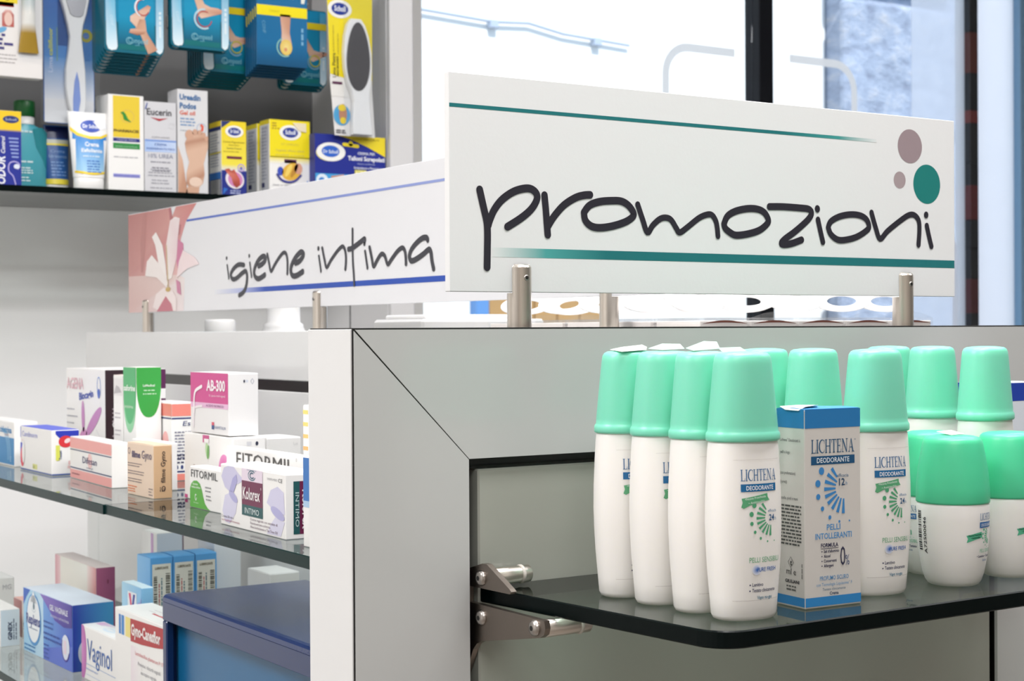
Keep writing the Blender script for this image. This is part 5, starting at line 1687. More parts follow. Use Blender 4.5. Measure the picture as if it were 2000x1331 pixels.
# squeeze tubes standing on their caps
def squeeze_tube(label, x, y, wt_, wb, h, caph, body, draw, capc, name='cream_tube'):
    mb = MB()
    rings = []
    n = 36
    for i in range(9):
        t_ = i / 8
        z = caph + (h - caph) * t_
        rx = (wb + (wt_ - wb) * t_) / 2
        ry = wb * .36 * (1 - t_) ** .8 + .0012
        rings.append([(rx * math.copysign(abs(math.cos(2 * math.pi * q / n)) ** .9, math.cos(2 * math.pi * q / n)), ry * math.sin(2 * math.pi * q / n), z) for q in range(n)])
    mb.loft(rings, GLOSSP, body)
    def wp(u, v, l):
        t_ = min(1, max(0, (v - caph) / (h - caph)))
        rx = (wb + (wt_ - wb) * t_) / 2
        ry = wb * .36 * (1 - t_) ** .8 + .0012
        xx = max(-.97, min(.97, u / rx))
        return Vector((xx * rx, -ry * math.sqrt(1 - xx * xx) - l - .0006, v))
    draw(Face(mb, (0, 0, 0), (1, 0, 0), (0, 0, 1), (0, -1, 0), GLOSSP, .0002, wp), wt_ * 1000, wb * 1000, h * 1000, caph * 1000)
    o = mb.build(name, None, (x, y, Z))
    tag(o, label, 'tube')
    mb = MB()
    mb.lathe([(0, wb * .47, wb * .34), (.001, wb * .48, wb * .35), (caph - .001, wb * .48, wb * .36), (caph + .0005, wb * .46, wb * .34)], GLOSSP, capc, n=36, sq=2.4)
    mb.build('tube_cap', o)
    return o
def d_t1(f, wt_, wb, h, c):
    f.rect(-wb * .47, c + 8, wb * .46, c + 64, '#a6d4f2', k=1, grad='#2c86d4', vert=True)
    f.rect(-wb * .56, c + 64, wb * .56, h - 34, '#2c86d4', k=1)
    f.poly([(-35, h - 24), (-20, h - 36), (0, h - 41), (18, h - 40), (32, h - 34), (34, h - 37), (20, h - 44), (0, h - 46), (-22, h - 41), (-35, h - 30)], '#f2d22a', k=3)
    f.poly([(-35, h - 2), (-35, h - 24), (-20, h - 37), (0, h - 42), (18, h - 41), (32, h - 35), (34, h - 2)], '#f4f3f1', k=2)
    f.ell(2, h - 24, 18, 10.5, '#1d48b4', k=4)
    f.text('Dr Scholl', 2, h - 27, 6, '#eef2fa', w=28, al='c', bold=.03, k=5)
    f.poly([(6, h - 16), (18, h - 30), (30, h - 26), (28, h - 10)], '#eef0f4', k=6)
    f.text('Crema', 2, h - 58, 7, '#f2f6fb', w=24, al='c', bold=.03, k=4)
    f.text('Esfoliante', 2, h - 68, 6, '#eef4fa', w=36, al='c', bold=.03, k=4)
    f.lines(-14, h - 76, 30, 1, 4, '#cfe4f4', h=2, seed=2, k=4)
    f.lines(-8, h - 84, 28, 5, 4.6, '#3f74c0', h=2, seed=3, k=4)
    f.stroke([(-wb * .46, c + 9), (0, c + 6), (wb * .45, c + 9)], 4, '#efd030', k=3)
squeeze_tube('white and blue squeeze tube standing on its cap, in front of the hanging foot file', .4246, 1.748, .072, .0515, .1303, .020, '#f3f2f0', d_t1, '#f1f0ee')
def d_t2(f, wt_, wb, h, c):
    f.rect(-wb * .48, c, wb * .48, h * .93, '#24508c', k=1)
    f.rect(-wb * .48, h * .80, wb * .48, h * .98, '#131d4c', k=2)
    f.rect(-wb * .48, h * .72, wb * .48, h * .78, '#b8b8a4', k=2)
    f.rect(-wb * .48, h * .69, wb * .48, h * .72, '#d8c63a', k=3)
    f.text('Crema', 0, h * .58, 5, '#7ea0cc', w=24, al='c', k=3)
    f.text('Idratante', 0, h * .50, 5, '#86a8d0', w=30, al='c', k=3)
    f.lines(-12, h * .42, 26, 5, 5.4, '#6a90c2', h=2, seed=3, k=3)
    f.rect(-wb * .48, c, wb * .48, c + 9, '#d4c43c', k=3)
squeeze_tube('dim dark blue squeeze tube between the teal bottle and the white tube', .3835, 1.790, .043, .040, .110, .010, '#24508c', d_t2, '#cfcfcc')
mb = MB()
mb.lathe([(0, .0165), (.002, .0175), (.145, .0175), (.150, .0168), (.152, .0178), (.172, .0178), (.1745, .016)], WPLASTIC, n=36)
tag(mb.build('white_bottle', None, (.4885, 1.842, Z)), 'white round bottle mostly hidden behind the yellow topped carton', 'bottle')

def d_yel(FL, FR, FT, a, b, h):
    FR.rect(8, h - 72, b - 7, h - 2, '#e8ca34', k=1)
    FR.ring(b / 2 + 2, h - 36, 12, 11, .8, '#d9b868', k=2)
    FR.poly([(b / 2 - 10, h - 30), (b / 2 - 6, h - 34), (b / 2 - 4, h - 42), (b / 2 + 2, h - 44), (b / 2 + 9, h - 46), (b / 2 + 3, h - 40), (b / 2 - 1, h - 32), (b / 2 - 5, h - 28)], '#2f8c34', k=3)
    FR.text('PHARMACIE', b / 2, h - 63, 4.4, '#5a4220', w=44, al='c', bold=.03)
    FR.rect(8, h - 79, b - 7, h - 73, '#23287c', k=1)
    FR.text('CREMA PIEDI', b / 2, h - 77.6, 2.8, '#b8bce0', w=34, al='c')
    FR.rect(8, h - 91, b - 7, h - 81.5, '#2d8c44', k=1)
    FR.text('lenitiva e protettiva', b / 2, h - 88.5, 3, '#a8d4b0', w=38, al='c')
    FR.lines(9, h - 106, b - 17, 1, 3, '#b8b8bc', h=1.8, seed=2)
    FR.rect(8, 23, b - 7, 29, '#9698d8', k=1)
    FR.text('DERMATOLOGICO TESTATO', b / 2, 24.6, 2.6, '#5a5cae', w=44, al='c')
upc('foot_care_carton', 'white carton with a yellow upper panel over blue and green bands', .4548, .0618, .1625, d_yel)
def d_euc(FL, FR, FT, a, b, h):
    FR.text('Eucerin', 4, h - 23, 11, '#3b3840', w=44, bold=.015)
    FR.poly([(10, h - 27), (26, h - 33), (42, h - 27), (26, h - 29)], '#b22a38', k=2)
    FR.poly([(.5, h - 14), (4, h - 3), (6, h - 3), (3, h - 14)], '#4a5aa0', k=2)
    FR.text('DOPPIA AZIONE', b / 2, h - 62, 2.6, '#8a8a92', w=32, al='c')
    FR.rect(.3, h - 86, b - .3, h - 65, '#a9c4ee', k=1, grad='#c4d4f0')
    FR.rect(.3, h - 68, b - .3, h - 65, '#7f9fdc', k=2)
    FR.text('CREMA', b / 2, h - 75, 4, '#4a68ac', w=22, al='c')
    FR.text('RIGENERANTE PIEDI', b / 2, h - 82, 3.4, '#4a68ac', w=50, al='c')
    FR.text('10% UREA', b / 2, h - 96, 7, '#8a90a6', w=44, al='c')
    FR.lines(10, h - 104, 36, 1, 4, '#9a9aa4', h=2, seed=2, al='c')
    FR.lines(8, h - 114, 42, 2, 5, '#8a8a94', h=2, seed=3, al='c')
    FR.lines(5, 38, 48, 3, 5, '#a8a8b0', h=2, seed=4, al='c')
    FR.lines(10, 20, 36, 2, 5, '#a8a8b0', h=2, seed=5, al='c')
    FR.lines(8, 7, 42, 1, 5, '#a8a8b0', h=2, seed=6, al='c')
    FR.ring(b - 9, h - 40, 5, 5, .5, '#cfcfd4', k=2)
upc('foot_care_carton', 'pale grey carton with a small red chevron and light blue band', .5180, .0570, .1552, d_euc, base='#d4d4d8')
def d_ure(FL, FR, FT, a, b, h):
    FR.text('Ureadin', 4, h - 18, 9.5, '#3b6fa4', w=38, bold=.03)
    FR.text('Podos', 4, h - 33, 9.5, '#3b6fa4', w=30, bold=.03)
    FR.text('Gel oil', 4, h - 44, 7, '#e0705a', w=28, bold=.02)
    FR.lines(5, h - 52, 32, 3, 5.4, '#7a9cc4', h=2.4, seed=3)
    FR.lines(5, h - 72, 26, 1, 4, '#a8b0b8', h=1.6, seed=4)
    FR.ring(b - 12, h - 66, 9, 9, .9, '#9ab4d0', k=2)
    FR.poly([(b - 14, h - 72), (b - 9, h - 70), (b - 8, h - 62), (b - 12, h - 58), (b - 15, h - 61), (b - 12, h - 64), (b - 13, h - 68)], '#e0604c', k=3)
    FR.poly([(.4, 1), (.4, 82), (9, 58), (13, 30), (18, 1)], '#d8b096', k=2, cols=['#c89a80', '#d8b8a2', '#d4ac94', '#c09078', '#b88a70'])
    foot(FR, 30, 16, 92, rot=-4, k=3)
    FR.poly([(14, 1), (20, 18), (40, 18), (38, 1)], '#cfa58c', k=2)
upc('foot_care_carton', 'tallest white carton on the wall shelf, with a bare foot sole picture', .5772, .0558, .1805, d_ure, base='#dadadc')
def d_cre(FL, FR, FT, a, b, h):
    FR.rect(.3, h * .42, b - .3, h - .3, '#f1e04a', k=1, grad='#eed31c', vert=True)
    FR.rect(.3, .3, b - .3, h * .36, '#1c2b86', k=1)
    FR.rect(.3, h * .34, b - .3, h * .42, '#dfe0e4', k=2, grad='#f1e04a', vert=True)
    FR.poly([(.4, h - .4), (.4, h - 13), (18, h - .4)], '#22306e', k=2)
    logo(FR, b / 2 + 1, h - 18, 12, 7, 'Dr Scholl')
    FR.text('Crema Rigenerante', b / 2, h - 38, 3.4, '#8a7a20', w=40, al='c')
    FR.text('Notte Relax', b / 2, h - 43, 2.6, '#8a7a20', w=20, al='c')
    FR.text('Gambe Pesanti', b / 2, h - 49, 3.2, '#6a6a40', w=28, al='c')
    FR.lines(4, h - 54, b - 8, 1, 3, '#a89428', h=1.2, seed=3, k=3)
    FR.rect(10, h - 66, b - 9, h - 61.5, '#6e2440', k=3)
    FR.ell(25, 29, 18, 16, '#ece6ea', k=3, rot=-.5)
    FR.ell(26, 29, 14, 13, '#d088bc', k=4, rot=-.5)
    FR.poly([(6, 46), (14, 48), (18, 44), (24, 47), (29, 38), (34, 30), (35, 20), (28, 14), (22, 20), (18, 32), (10, 40)], '#c25a4c', k=5, cols=['#b84e44', '#cc6a58', '#a84a3c', '#d0705e', '#c86252', '#c25a4c', '#b04a3e', '#8a3a34', '#a04038', '#cc7060', '#d88070'])
    FR.ring(37, 50, 7, 7, 2, '#b8a4d8', k=4)
    FR.ell(37, 49, 2.6, 3, '#6a6ac0', k=5)
    FR.lines(14, 8, 24, 2, 4, '#b8c0e0', h=2, seed=4, k=3, al='c')
    FR.poly([(2, 1), (12, 12), (4, 14)], '#2c6cc4', k=3)
    FL.rect(.3, .3, a - .3, h * .30, '#1e2a72', k=1)
    FL.rect(.3, h * .22, a - .3, h * .32, '#2c6cb4', k=2)
    FL.rect(6, 2, a - 4, h * .22, '#d8d8d4', k=3)
    for i in range(9):
        FL.rect(8, 4 + i * 3, a - 6, 5.6 + i * 3, '#3a3a4a', k=4)
    FL.rect(.3, h * .88, a - .3, h * .93, '#22306e', k=2)
    FL.rect(.3, h * .93, a - .3, h - .3, '#e8cc24', k=1)
    FL.lines(5, h * .82, a - 10, 12, 5, '#a0a4b0', h=1.8, seed=7)
    FL.rect(.3, h * .57, a - .3, h * .59, '#d8c840', k=2)
upc('foot_care_carton', 'slim yellow carton with dark navy lower half and red feet picture', .6575, .0474, .1310, d_cre, wl=.052, flapcol='#ecd428', base='#ecebe6')
def d_sco(FL, FR, FT, a, b, h):
    FR.rect(.3, h * .52, b - .3, h - .3, '#f2de10', k=1)
    FR.rect(.3, h * .44, b - .3, h * .53, '#f0efe9', k=1, grad='#f2de10', vert=True)
    logo(FR, b * .51, h - 22, 15, 9, 'Scholl')
    FR.poly([(b * .56, h - 4), (b - 8, h - 4), (b - 8, h - 20), (b * .72, h - 18)], '#ecdfc0', k=7)
    FR.lines(5, h - 8, 16, 3, 4.6, '#b89a1c', h=2.6, seed=3)
    FR.text('KIT COMPLETO', b * .5, h - 45, 3.4, '#c8b850', w=34, al='c')
    FR.text('Vegetale effetto talloni', b * .5, h - 56, 3.6, '#c8bc70', w=56, al='c')
    FR.text('morbidi e nutriti', b * .5, h - 64, 3.4, '#c8bc70', w=56, al='c')
    FR.rect(b * .36, h - 77, b * .66, h - 70, '#5a2452', k=3)
    FR.ell(b * .5, 48, 25, 20, '#e8e4e2', k=3)
    FR.ell(b * .26, 48, 6, 8, '#3a50b8', k=4)
    FR.ell(b * .54, 48, 20, 15, '#e2b23e', k=4, rot=.4)
    FR.ell(b * .46, 50, 4, 13, '#f2d268', k=5, rot=-.5)
    FR.ell(b * .60, 50, 4, 14, '#c08a34', k=5, rot=-.5)
    FR.ell(b * .70, 54, 8, 10, '#d8a088', k=5)
    FR.stroke([(b * .18, 42), (b * .28, 33), (b * .45, 29), (b * .62, 32), (b * .76, 42)], 4, '#3d3f8c', k=5)
    FR.poly([(b - 17, 20), (b - 10, 26), (b - 5, 34), (b - 4, 20)], '#2c82cc', k=4)
    FR.text('Ideale su talloni e calli', 6, 22, 3.2, '#7a7a84', w=50)
    FR.lines(6, 12, 50, 1, 3, '#8a8a94', h=1.8, seed=4)
    FL.rect(7, 4, a - 4, h - 10, '#c6c8d0', k=1)
    FL.lines(8, h - 16, a - 14, 16, 6, '#9a9eb0', h=2.6, seed=9, k=2)
    FL.rect(a * .2, 20, a * .5, 28, '#2a2f62', k=3)
    FL.rect(.3, h - 8, a - .3, h - .3, '#e8d430', k=1)
upc('foot_care_carton', 'wide yellow and white carton with two golden feet picture', .7495, .0797, .1400, d_sco, wl=.040, flapcol='#eedb2c')
upc('foot_care_carton', 'yellow edged white carton directly behind the golden feet carton', .7470, .0797, .1370, d_sco, wl=.046, y=1.782, flapcol='#eedb2c')
def d_beh(FL, FR, FT, a, b, h):
    FR.rect(.3, 36, b - .3, h - .3, '#eed81c', k=1)
upc('foot_care_carton', 'low yellow carton showing only its right edge beside the golden feet carton', .8285, .0120, .1130, d_beh, wl=.05, y=1.760)
def d_tal(FL, FR, FT, a, b, h):
    FR.rect(.3, .3, b - .3, h - .3, '#16278c', k=1)
    FR.poly([(b * .30, h - .4), (b * .52, h - 8), (b * .75, h - 20), (b - .4, h - 36), (b - .4, h - .4)], '#f0d92a', k=2)
    FR.text('contiene UREA e ALOE', b * .52, h - 7, 2.8, '#8a7a20', w=56, k=4)
    FR.ell(32, h - 32, 29, 17, '#f4f3ee', k=3, n=36)
    FR.ell(28, h - 34, 26, 15, '#e6dd7a', k=2, n=36)
    FR.ell(31, h - 31, 18, 10.5, '#2b63c8', k=4, n=32)
    FR.text('Dr Scholl', 31, h - 34.5, 6, '#e6eef8', w=30, al='c', bold=.02, k=5)
    FR.stroke([(58, h - 17), (86, h - 19)], 6.5, '#f0d92a', k=4)
    FR.ell(72, h - 15, 4.5, 5, '#f0d92a', k=4)
    FR.text('CREMA PER', 86, h - 34, 4.6, '#dfe4f4', w=36, bold=.02, k=4)
    FR.text('Talloni Screpolati', 66, h - 45, 7.6, '#eef0f8', w=76, bold=.03, k=4)
    FR.text('Ripara ed Elimina', 86, h - 52, 2.8, '#b8c2e4', w=36, k=4)
    FR.text('Screpolature e Fissurazioni', 78, h - 60, 4, '#dfe4f4', w=58, bold=.02, k=4)
    FR.rect(80, h - 72, 104, h - 62, '#d2c840', k=3)
    FR.text('ACTIVE', 81, h - 70, 6, '#f0ecc0', w=22, bold=.03, k=4)
    FR.text('K+', 108, h - 70, 7, '#d8d060', w=14, shear=.3, k=4)
    FR.rect(.3, .3, b - .3, 46, '#3f9cd8', k=2)
    FR.ell(14, 34, 12, 11, '#dfeaf4', k=3)
    FR.ell(13, 33, 6, 6, '#3a82cc', k=4)
    FR.poly([(32, 2), (32, 42), (58, 46), (56, 2)], '#b48878', k=3, cols=['#a87868', '#b88c7c', '#d4ac9a', '#b48878'])
    FR.poly([(62, 2), (66, 44), (98, 46), (96, 2)], '#c49a88', k=3, cols=['#a87868', '#d8b4a4', '#c49a88', '#b48878'])
upc('foot_care_carton', 'wide dark blue hang carton with yellow corner at the right shelf end', .8280, .1440, .1175, d_tal, y=1.7125, wl=.030, flapcol='#2a3a9a', base='#16278c')

# ---------------------------------------------------------------- hanging packs on pegs
def peg(x, z, y0, label):
    mb = MB()
    mb.rod((0, 2.0195, 0), (0, y0 + .012, .004), .0022, STEEL, n=12)
    mb.rod((0, y0 + .012, .004), (0, y0, .016), .0022, STEEL, n=12)
    mb.box(-.014, 2.0145, -.012, .014, 2.0199, .012, STEEL, b=.001)
    o = mb.build('display_peg', None, (x, 0, z))
    tag(o, label, 'display peg', 'steel pegs above the picture edge')
def rounded(w, h, r, n=5, top=.004):
    P = []
    for cx, cz, a0, rr in ((w - r, r, -90, r), (w - top, h - top, 0, top), (top, h - top, 90, top), (r, r, 180, r)):
        for i in range(n + 1):
            a = math.radians(a0 + 90 * i / n)
            P.append((cx + rr * math.cos(a), cz + rr * math.sin(a)))
    return P
def plaster_pack(kind, w=.103, h=.140):
    """slim plaster case: teal front with paler moulded sides; kind picks the picture"""
    mb = MB()
    body = '#12687e'
    if kind != 'card':
        mb.prism(list(reversed(rounded(w, h, .009))), 'y', 0, .0048, GLOSSP, body)
        f = Face(mb, (0, 0, 0), (1, 0, 0), (0, 0, 1), (0, -1, 0), GLOSSP, .0003)
        W_, H_ = w * 1000, h * 1000
        f.rect(1, 50, 99 * w / .1, H_ - 2, '#0f84ac', k=1)
        f.rect(24, 14, W_ - 17, 60, '#0d5f7c', k=2, grad='#0d93bd', vert=True)
        f.rect(24, 60, W_ - 17, H_ - 2, '#0d93bd', k=2, grad='#0f86b4', vert=True)
        f.rect(24, 5, W_ - 17, 14, '#0f6f74', k=2)
        f.poly([(3, 12), (6, 4), (12, 2), (20, 4), (22, 9), (19, 60), (17, H_ - 3), (1, H_ - 3)], '#a8d4e8', k=3, cols=['#d4e8f2', '#e4f0f6', '#eaf4f8', '#eaf4f8', '#dcecf4', '#8cc8e2', '#2c9ac4', '#2c9ac4'])
        f.poly([(W_ - 14, 6), (W_ - 8, 2), (W_ - 3, 6), (W_ - 1, 14), (W_ - 1, H_ - 3), (W_ - 14, H_ - 3)], '#a8d4e8', k=3, cols=['#d4e8f2', '#e4f0f6', '#e4f0f6', '#c8e2f0', '#2c9ac4', '#2c9ac4'])
        f.lines(W_ - 5, 30, 44, 1, 4, '#dceaf2', h=4, seed=2, rot=90, k=4)
        f.text('CONF', 9, 60, 5, '#cfe6f2', w=18, rot=-82, k=4)
        f.text('Compeed', 57, 17, 9, '#7fc0d0', w=34, al='c', k=5)
        f.ring(42.5, 20.5, 6, 6, 1.3, '#7fc0d0', k=5, a0=30, a1=330)
        f.lines(52, 13, 10, 1, 3, '#5aa6ba', h=1.2, seed=2, k=5)
        if kind == 'lifted':
            leg_foot(f, 56, 56, 58, rot=180 + 28, k=4, flip=-1)
            f.poly([(42, 34), (44, 40), (54, 42), (60, 58), (70, 58), (72, 40), (68, 34), (56, 31)], SKIN, k=5, cols=['#c08e78', '#d8b09a', '#c89a80', '#b8886e', '#cca086', '#d4a88e', '#b07a60', '#a06c54'])
            f.ring(66, 78, 15, 16, 3, '#e4eef2', k=6, a0=80, a1=250)
            f.ring(66, 78, 12, 14, 1.6, '#c04a4a', k=7, a0=100, a1=330)
        elif kind == 'toes':
            leg_foot(f, 58, 66, 60, rot=24, k=4)
            f.ring(59, 52, 18, 18, 3, '#b8d8e4', k=6, a0=80, a1=300)
            f.ring(60, 52, 14, 14, 1.6, '#c04a4a', k=7, a0=60, a1=350)
        else:
            leg_foot(f, 62, 56, 50, rot=32, k=4)
            f.ring(64, 44, 14, 14, 2.6, '#7aa8c4', k=6, a0=120, a1=320)
            f.ring(65, 46, 11, 11, 1.8, '#c8c43a', k=7)
            f.rect(24, 104, W_ - 1, 116, '#e8d020', k=6)
    else:
        mb.box(0, 0, 0, w, .0042, h, GLOSSP, '#0f5f8c', b=.0006)
        f = Face(mb, (0, 0, 0), (1, 0, 0), (0, 0, 1), (0, -1, 0), GLOSSP, .0003)
        W_, H_ = w * 1000, h * 1000
        f.rect(.5, .5, W_ - .5, 40, '#0f4f78', k=1, grad='#12699c', vert=True)
        f.rect(.5, 40, W_ - .5, H_ - .5, '#12699c', k=1)
        f.rect(.5, 88, W_ - .5, 106, '#f0de14', k=2)
        f.text('Compeed', 24, 95, 4, '#c8b420', w=18, k=3)
        f.poly([(44, 92), (47, 60), (46, 40), (52, 24), (62, 24), (66, 40), (62, 60), (64, 92)], SKIN, k=2, cols=['#cfa088', '#d8b09a', '#e4c6b2', '#ecd8c0', '#e8d0b8', '#dcb8a2', '#c8967c', '#c08c72'])
        f.ring(53, 34, 16, 17, 2.4, '#8cc0b8', k=3, a0=110, a1=300)
        f.ell(55, 34, 11.5, 14, '#ecd88e', k=4, edge='#e0c060')
        f.ell(54, 30, 3, 3.4, '#d8946c', k=5)
        f.text('CONF', 10, 78, 6, '#6aa8c8', w=22, rot=-86, k=3)
        f.lines(W_ - 8, 40, 42, 1, 4, '#7ab0d0', h=4, seed=4, rot=90, k=3)
        f.poly([(66, 128), (72, 136), (84, 134), (92, 124), (90, 114), (84, 114), (84, 122), (74, 124), (68, 120)], '#e4e6dc', k=3)
        f.lines(12, 128, 50, 2, 5, '#8cc0d8', h=2.4, seed=6, k=3)
    return mb.build('plaster_pack')
ORD = ['front', 'second', 'third', 'fourth', 'fifth', 'sixth', 'seventh', 'rearmost']
def stack(kind, x, y, zb, n, dy, dz, what, group, rz=0, w=.103, h=.140, pegl=None):
    p = plaster_pack(kind, w, h)
    for i in range(n):
        o = p if i == 0 else copy_tree(p)
        o.location = (x, y + i * dy, zb - i * dz)
        o.rotation_euler = (0, 0, math.radians(rz))
        nm = ORD[i] if i < n - 1 or n == 1 else 'rearmost'
        tag(o, nm + ' pack ' + what, 'plaster pack', group)
    peg(x + w / 2, zb + h - .008, y - .012, pegl)
stack('lifted', .4370, 1.700, 1.8690, 8, .0082, .0040, 'of the teal stack showing a lifted heel', 'teal plaster packs with lifted heel', pegl='peg of the teal lifted heel packs')
stack('toes', .5525, 1.700, 1.8870, 2, .0090, .0030, 'of the topmost teal pair with pointing toes', 'teal plaster packs with pointing toes', w=.106, pegl='peg of the teal pointing toes packs')
stack('ring', .6330, 1.760, 1.8615, 7, .0105, .0034, 'of the darker teal stack behind the blue yellow banded cards', 'dark teal packs with yellow ring', pegl='peg of the dark teal packs')
stack('card', .7100, 1.700, 1.8700, 6, .0090, .0030, 'of the blue card stack with a yellow band', 'blue yellow banded plaster cards', rz=-3, w=.096, h=.150, pegl='peg of the yellow banded cards')
stack('ring', .8020, 1.790, 1.8560, 3, .0095, .0040, 'of the teal stack half hidden beside the yellow foot file card', 'teal packs beside the file card', w=.090, pegl='peg of the half hidden teal packs')

# boxed nail treatment at the far left
mb = MB()
mb.box(0, 0, 0, .118, .022, .170, GLOSSP, '#e4e1df', b=.001)
f = Face(mb, (0, 0, 0), (1, 0, 0), (0, 0, 1), (0, -1, 0), GLOSSP, .0003)
f.rect(1, 118, 78, 169, '#e8d02a', k=1)
f.rect(40, 112, 72, 119, '#b02a2a', k=2)
f.text('unghie fragili', 72, 124, 6, '#4a3c20', w=62, al='r', bold=.02)
f.rect(1, 113, 72, 119, '#b02a2a', k=2)
for u in (30, 53):
    f.poly([(u, 80), (u, 100), (u + 6, 107), (u + 14, 107), (u + 19, 100), (u + 19, 80)], '#cf938c', k=2, cols=['#b8605a', '#c08078', '#dcb4ac', '#dcb4ac', '#b8706a', '#b8605a'])
    f.ell(u + 10, 92, 6.5, 11, '#e0c0b4', k=3)
f.ell(52, 74, 9, 4, '#6aa6d0', k=2, rot=.4)
f.lines(6, 64, 66, 4, 7, '#4a4680', h=4, seed=3)
f.lines(6, 34, 90, 3, 6, '#b4b0b0', h=1.6, seed=4)
o = mb.build('hanging_pack', None, (.2160, 1.700, 1.8130))
tag(o, 'white and yellow hanging pack with a small gold tube, top left corner', 'hanging pack')
mb = MB()
rings = []
for i in range(8):
    t_ = i / 7
    z = .040 + .110 * t_
    rx = .0165 + (.0105 - .0165) * min(1, t_ * 2.2)
    ry = .0012 + .0085 * min(1, t_ * 2.0)
    rings.append([(.094 + rx * math.cos(2 * math.pi * q / 20), -.004 + ry * math.sin(2 * math.pi * q / 20), z) for q in range(20)])
mb.loft(rings, GLOSSP, ['#a8841c'] * 60 + ['#e8e6e0'] * 40 + ['#c4cccc'] * 60)
mb.build('gold_tube', o)
mb = MB()
mb.box(.078, -.0135, .032, .1165, -.0004, .165, BLISTER, b=.003)
mb.build('clear_blister', o)
peg(.275, 1.978, 1.69, 'peg of the white and yellow hanging pack')

# blue card with a metal foot file
def outline_solid(mb, pts, y0, y1, m, col='#ffffff', b=.0015):
    n = len(pts)
    cx = sum(p[0] for p in pts) / n
    P2 = []
    for i, p in enumerate(pts):
        a, c = pts[i - 1], pts[(i + 1) % n]
        d = Vector((c[0] - a[0], c[1] - a[1])).normalized()
        P2.append((p[0] - d.y * b, p[1] + d.x * b))
    R = [[(p[0], y1, p[1]) for p in pts], [(p[0], y0 + b, p[1]) for p in pts], [(p[0], y0, p[1]) for p in P2]]
    mb.loft(R, m, col, smooth=False)
def sym(prof, cx, lean=0.0):
    """closed counter-clockwise outline from (z, left half, right half) rows given bottom to top"""
    Rr = [(cx + r + lean * z, z) for z, l, r in prof]
    Ll = [(cx - l + lean * z, z) for z, l, r in reversed(prof)]
    return Rr + Ll
mb = MB()
mb.prism(list(reversed(rounded(.086, .240, .006))), 'y', 0, .0016, GLOSSP, '#2a62b0')
f = Face(mb, (0, 0, 0), (1, 0, 0), (0, 0, 1), (0, -1, 0), GLOSSP, .0003)
f.rect(1, 1, 85, 40, '#e4e4e6', k=1)
f.rect(1, 40, 85, 110, '#e0e2e8', k=1, grad='#5a92cc', vert=True)
f.rect(1, 110, 85, 238, '#4a86c6', k=1, grad='#2358a8', vert=True)
f.rect(24, 130, 46, 236, '#1d4f90', k=2, grad='#134086', vert=True)
f.text('Lima', 15, 84, 7.4, '#c8d4ec', w=26, rot=90, bold=.01, k=3)
f.text('callifloor', 15, 112, 7, '#c4cc5c', w=46, rot=90, bold=.02, k=3)
f.rect(22, 104, 23.4, 160, '#7aa078', k=3)
f.ring(72, 150, 11, 11, 5.5, '#a8a438', k=3)
f.text('50', 72, 147.6, 4, '#8a90c0', w=7, al='c', k=4)
f.lines(60, 128, 20, 5, 5, '#3f78bc', h=2, seed=4)
lc = mb.build('foot_file_pack', None, (.3545, 1.762, 1.7520))
tag(lc, 'blue carded metal foot file with a white handle, hanging above the white tube', 'foot file pack')
mb = MB()
prof = [(.006, .004, .010), (.030, .013, .016), (.060, .018, .016), (.090, .018, .015), (.120, .013, .012), (.145, .0105, .0095), (.165, .014, .012), (.185, .019, .018), (.210, .026, .023), (.236, .030, .026)]
outline_solid(mb, sym(prof, .052), -.012, -.002, WPLASTIC)
mb.build('file_handle', lc)
mb = MB()
pts = [(.0455, .010), (.0535, .012), (.0580, .040), (.0560, .070), (.0520, .086), (.0480, .070), (.0455, .040)]
outline_solid(mb, pts, -.0135, -.0115, mat('blue_grip', '#7d97d8', rough=.45, bump=.03), b=.0006)
mb.build('blue_grip', lc)
mb = MB()
pts = sym([(.178, .005, .006), (.182, .011, .011), (.205, .018, .016), (.236, .022, .020)], .0525)
outline_solid(mb, pts, -.0132, -.0115, mat('file_metal', '#a9a8ac', rough=.42, metal=.8, bump=.5, bscale=900), b=.0006)
mb.build('metal_rasp', lc)
mb = MB()
mb.box(-.010, -.018, -.006, .090, -.0145, .239, BLISTER, b=.002)
mb.build('clear_blister', lc)
peg(.398, 1.985, 1.735, 'peg of the blue carded foot file')

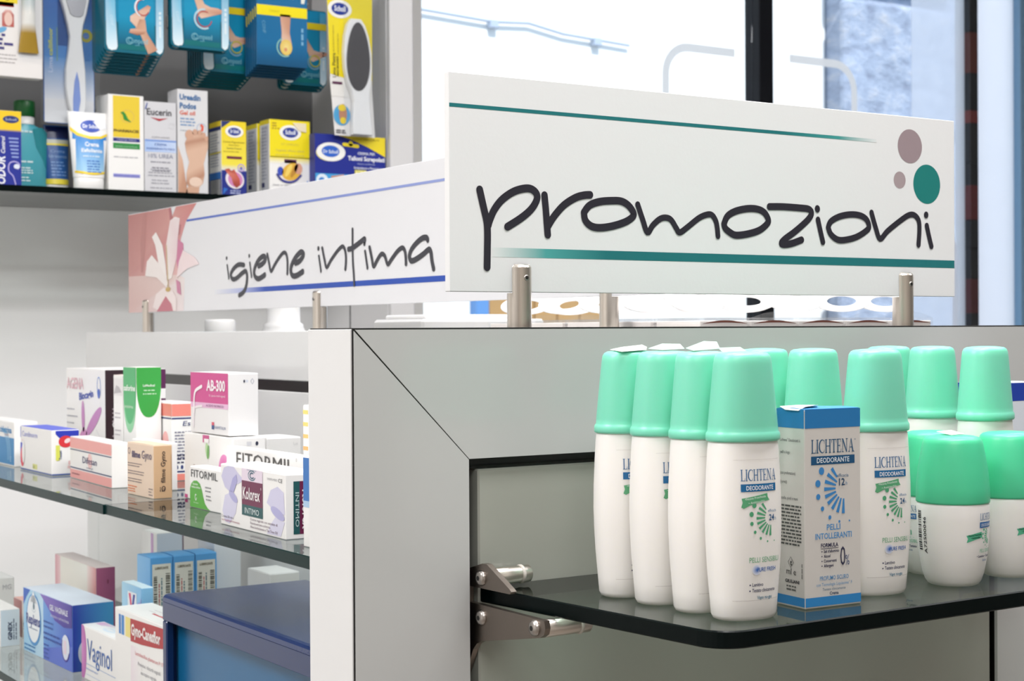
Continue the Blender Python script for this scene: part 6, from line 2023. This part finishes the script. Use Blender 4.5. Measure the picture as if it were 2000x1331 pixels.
# yellow card with a black pad foot file
mb = MB()
mb.prism([(.016, 0), (.008, .09), (.0, .29), (.094, .29), (.092, .09), (.098, 0)], 'y', 0, .0016, GLOSSP, '#e6e4e2')
f = Face(mb, (0, 0, 0), (1, 0, 0), (0, 0, 1), (0, -1, 0), GLOSSP, .0003)
f.poly([(7, 110), (26, 106), (26, 289), (0.4, 289), (1, 260)], '#ecd829', k=1)
f.poly([(26, 106), (92.5, 96), (93.5, 289), (26, 289)], '#ecd71c', k=1)
f.poly([(9, 70), (92, 70), (92, 104), (6, 104)], '#e6e4e0', k=2)
logo(f, 27, 228, 17, 11, 'Scholl')
f.text('Lima Pietra', 18, 104, 6.5, '#6a6030', w=44, rot=91, bold=.01, k=4)
f.text('PIEDI MORBIDI', 24, 106, 3.6, '#5a5228', w=36, rot=91, bold=.02, k=4)
f.lines(15, 150, 60, 1, 4, '#b8a630', h=1.6, seed=3, rot=91, k=4)
f.lines(24, 146, 50, 1, 4, '#b8a630', h=1.6, seed=4, rot=91, k=4)
f.rect(11, 92, 31, 96.5, '#5a2a4c', k=4)
f.ell(30, 37, 17, 19, '#3f92c8', k=3, edge='#5aa6d4')
f.ell(32, 39, 8, 18, '#b98468', k=4)
f.ell(30, 50, 8, 6, '#e2c83c', k=5)
f.ell(32, 27, 6, 6, '#e2c83c', k=5)
f.lines(18, 8, 20, 2, 4, '#6a6a70', h=2.4, seed=5, k=4)
sc_ = mb.build('foot_file_pack', None, (.8460, 1.700, 1.7560))
tag(sc_, 'yellow carded foot file with a dark oval pad, hanging at the shelf end', 'foot file pack')
mb = MB()
prof = [(.002, .020, .020), (.030, .018, .020), (.060, .014, .018), (.078, .017, .019), (.095, .024, .023), (.120, .029, .026), (.150, .029, .027), (.180, .025, .023), (.200, .019, .017), (.211, .011, .009)]
outline_solid(mb, sym(prof, .066, -.05), -.013, -.002, WPLASTIC)
mb.build('file_body', sc_)
mb = MB()
pts = [(.0575 + .0235 * math.cos(2 * math.pi * i / 40) * (1 - .16 * math.sin(2 * math.pi * i / 40)), .143 + .062 * math.sin(2 * math.pi * i / 40)) for i in range(40)]
outline_solid(mb, pts, -.0145, -.0120, mat('dark_abrasive_pad', '#3c3a3e', rough=.35, bump=.3, bscale=700), b=.0008)
mb.build('abrasive_pad', sc_)
mb = MB()
mb.box(.026, -.019, .0, .099, -.0155, .285, BLISTER, b=.002)
mb.build('clear_blister', sc_)
peg(.893, 2.038, 1.675, 'peg of the yellow carded foot file')
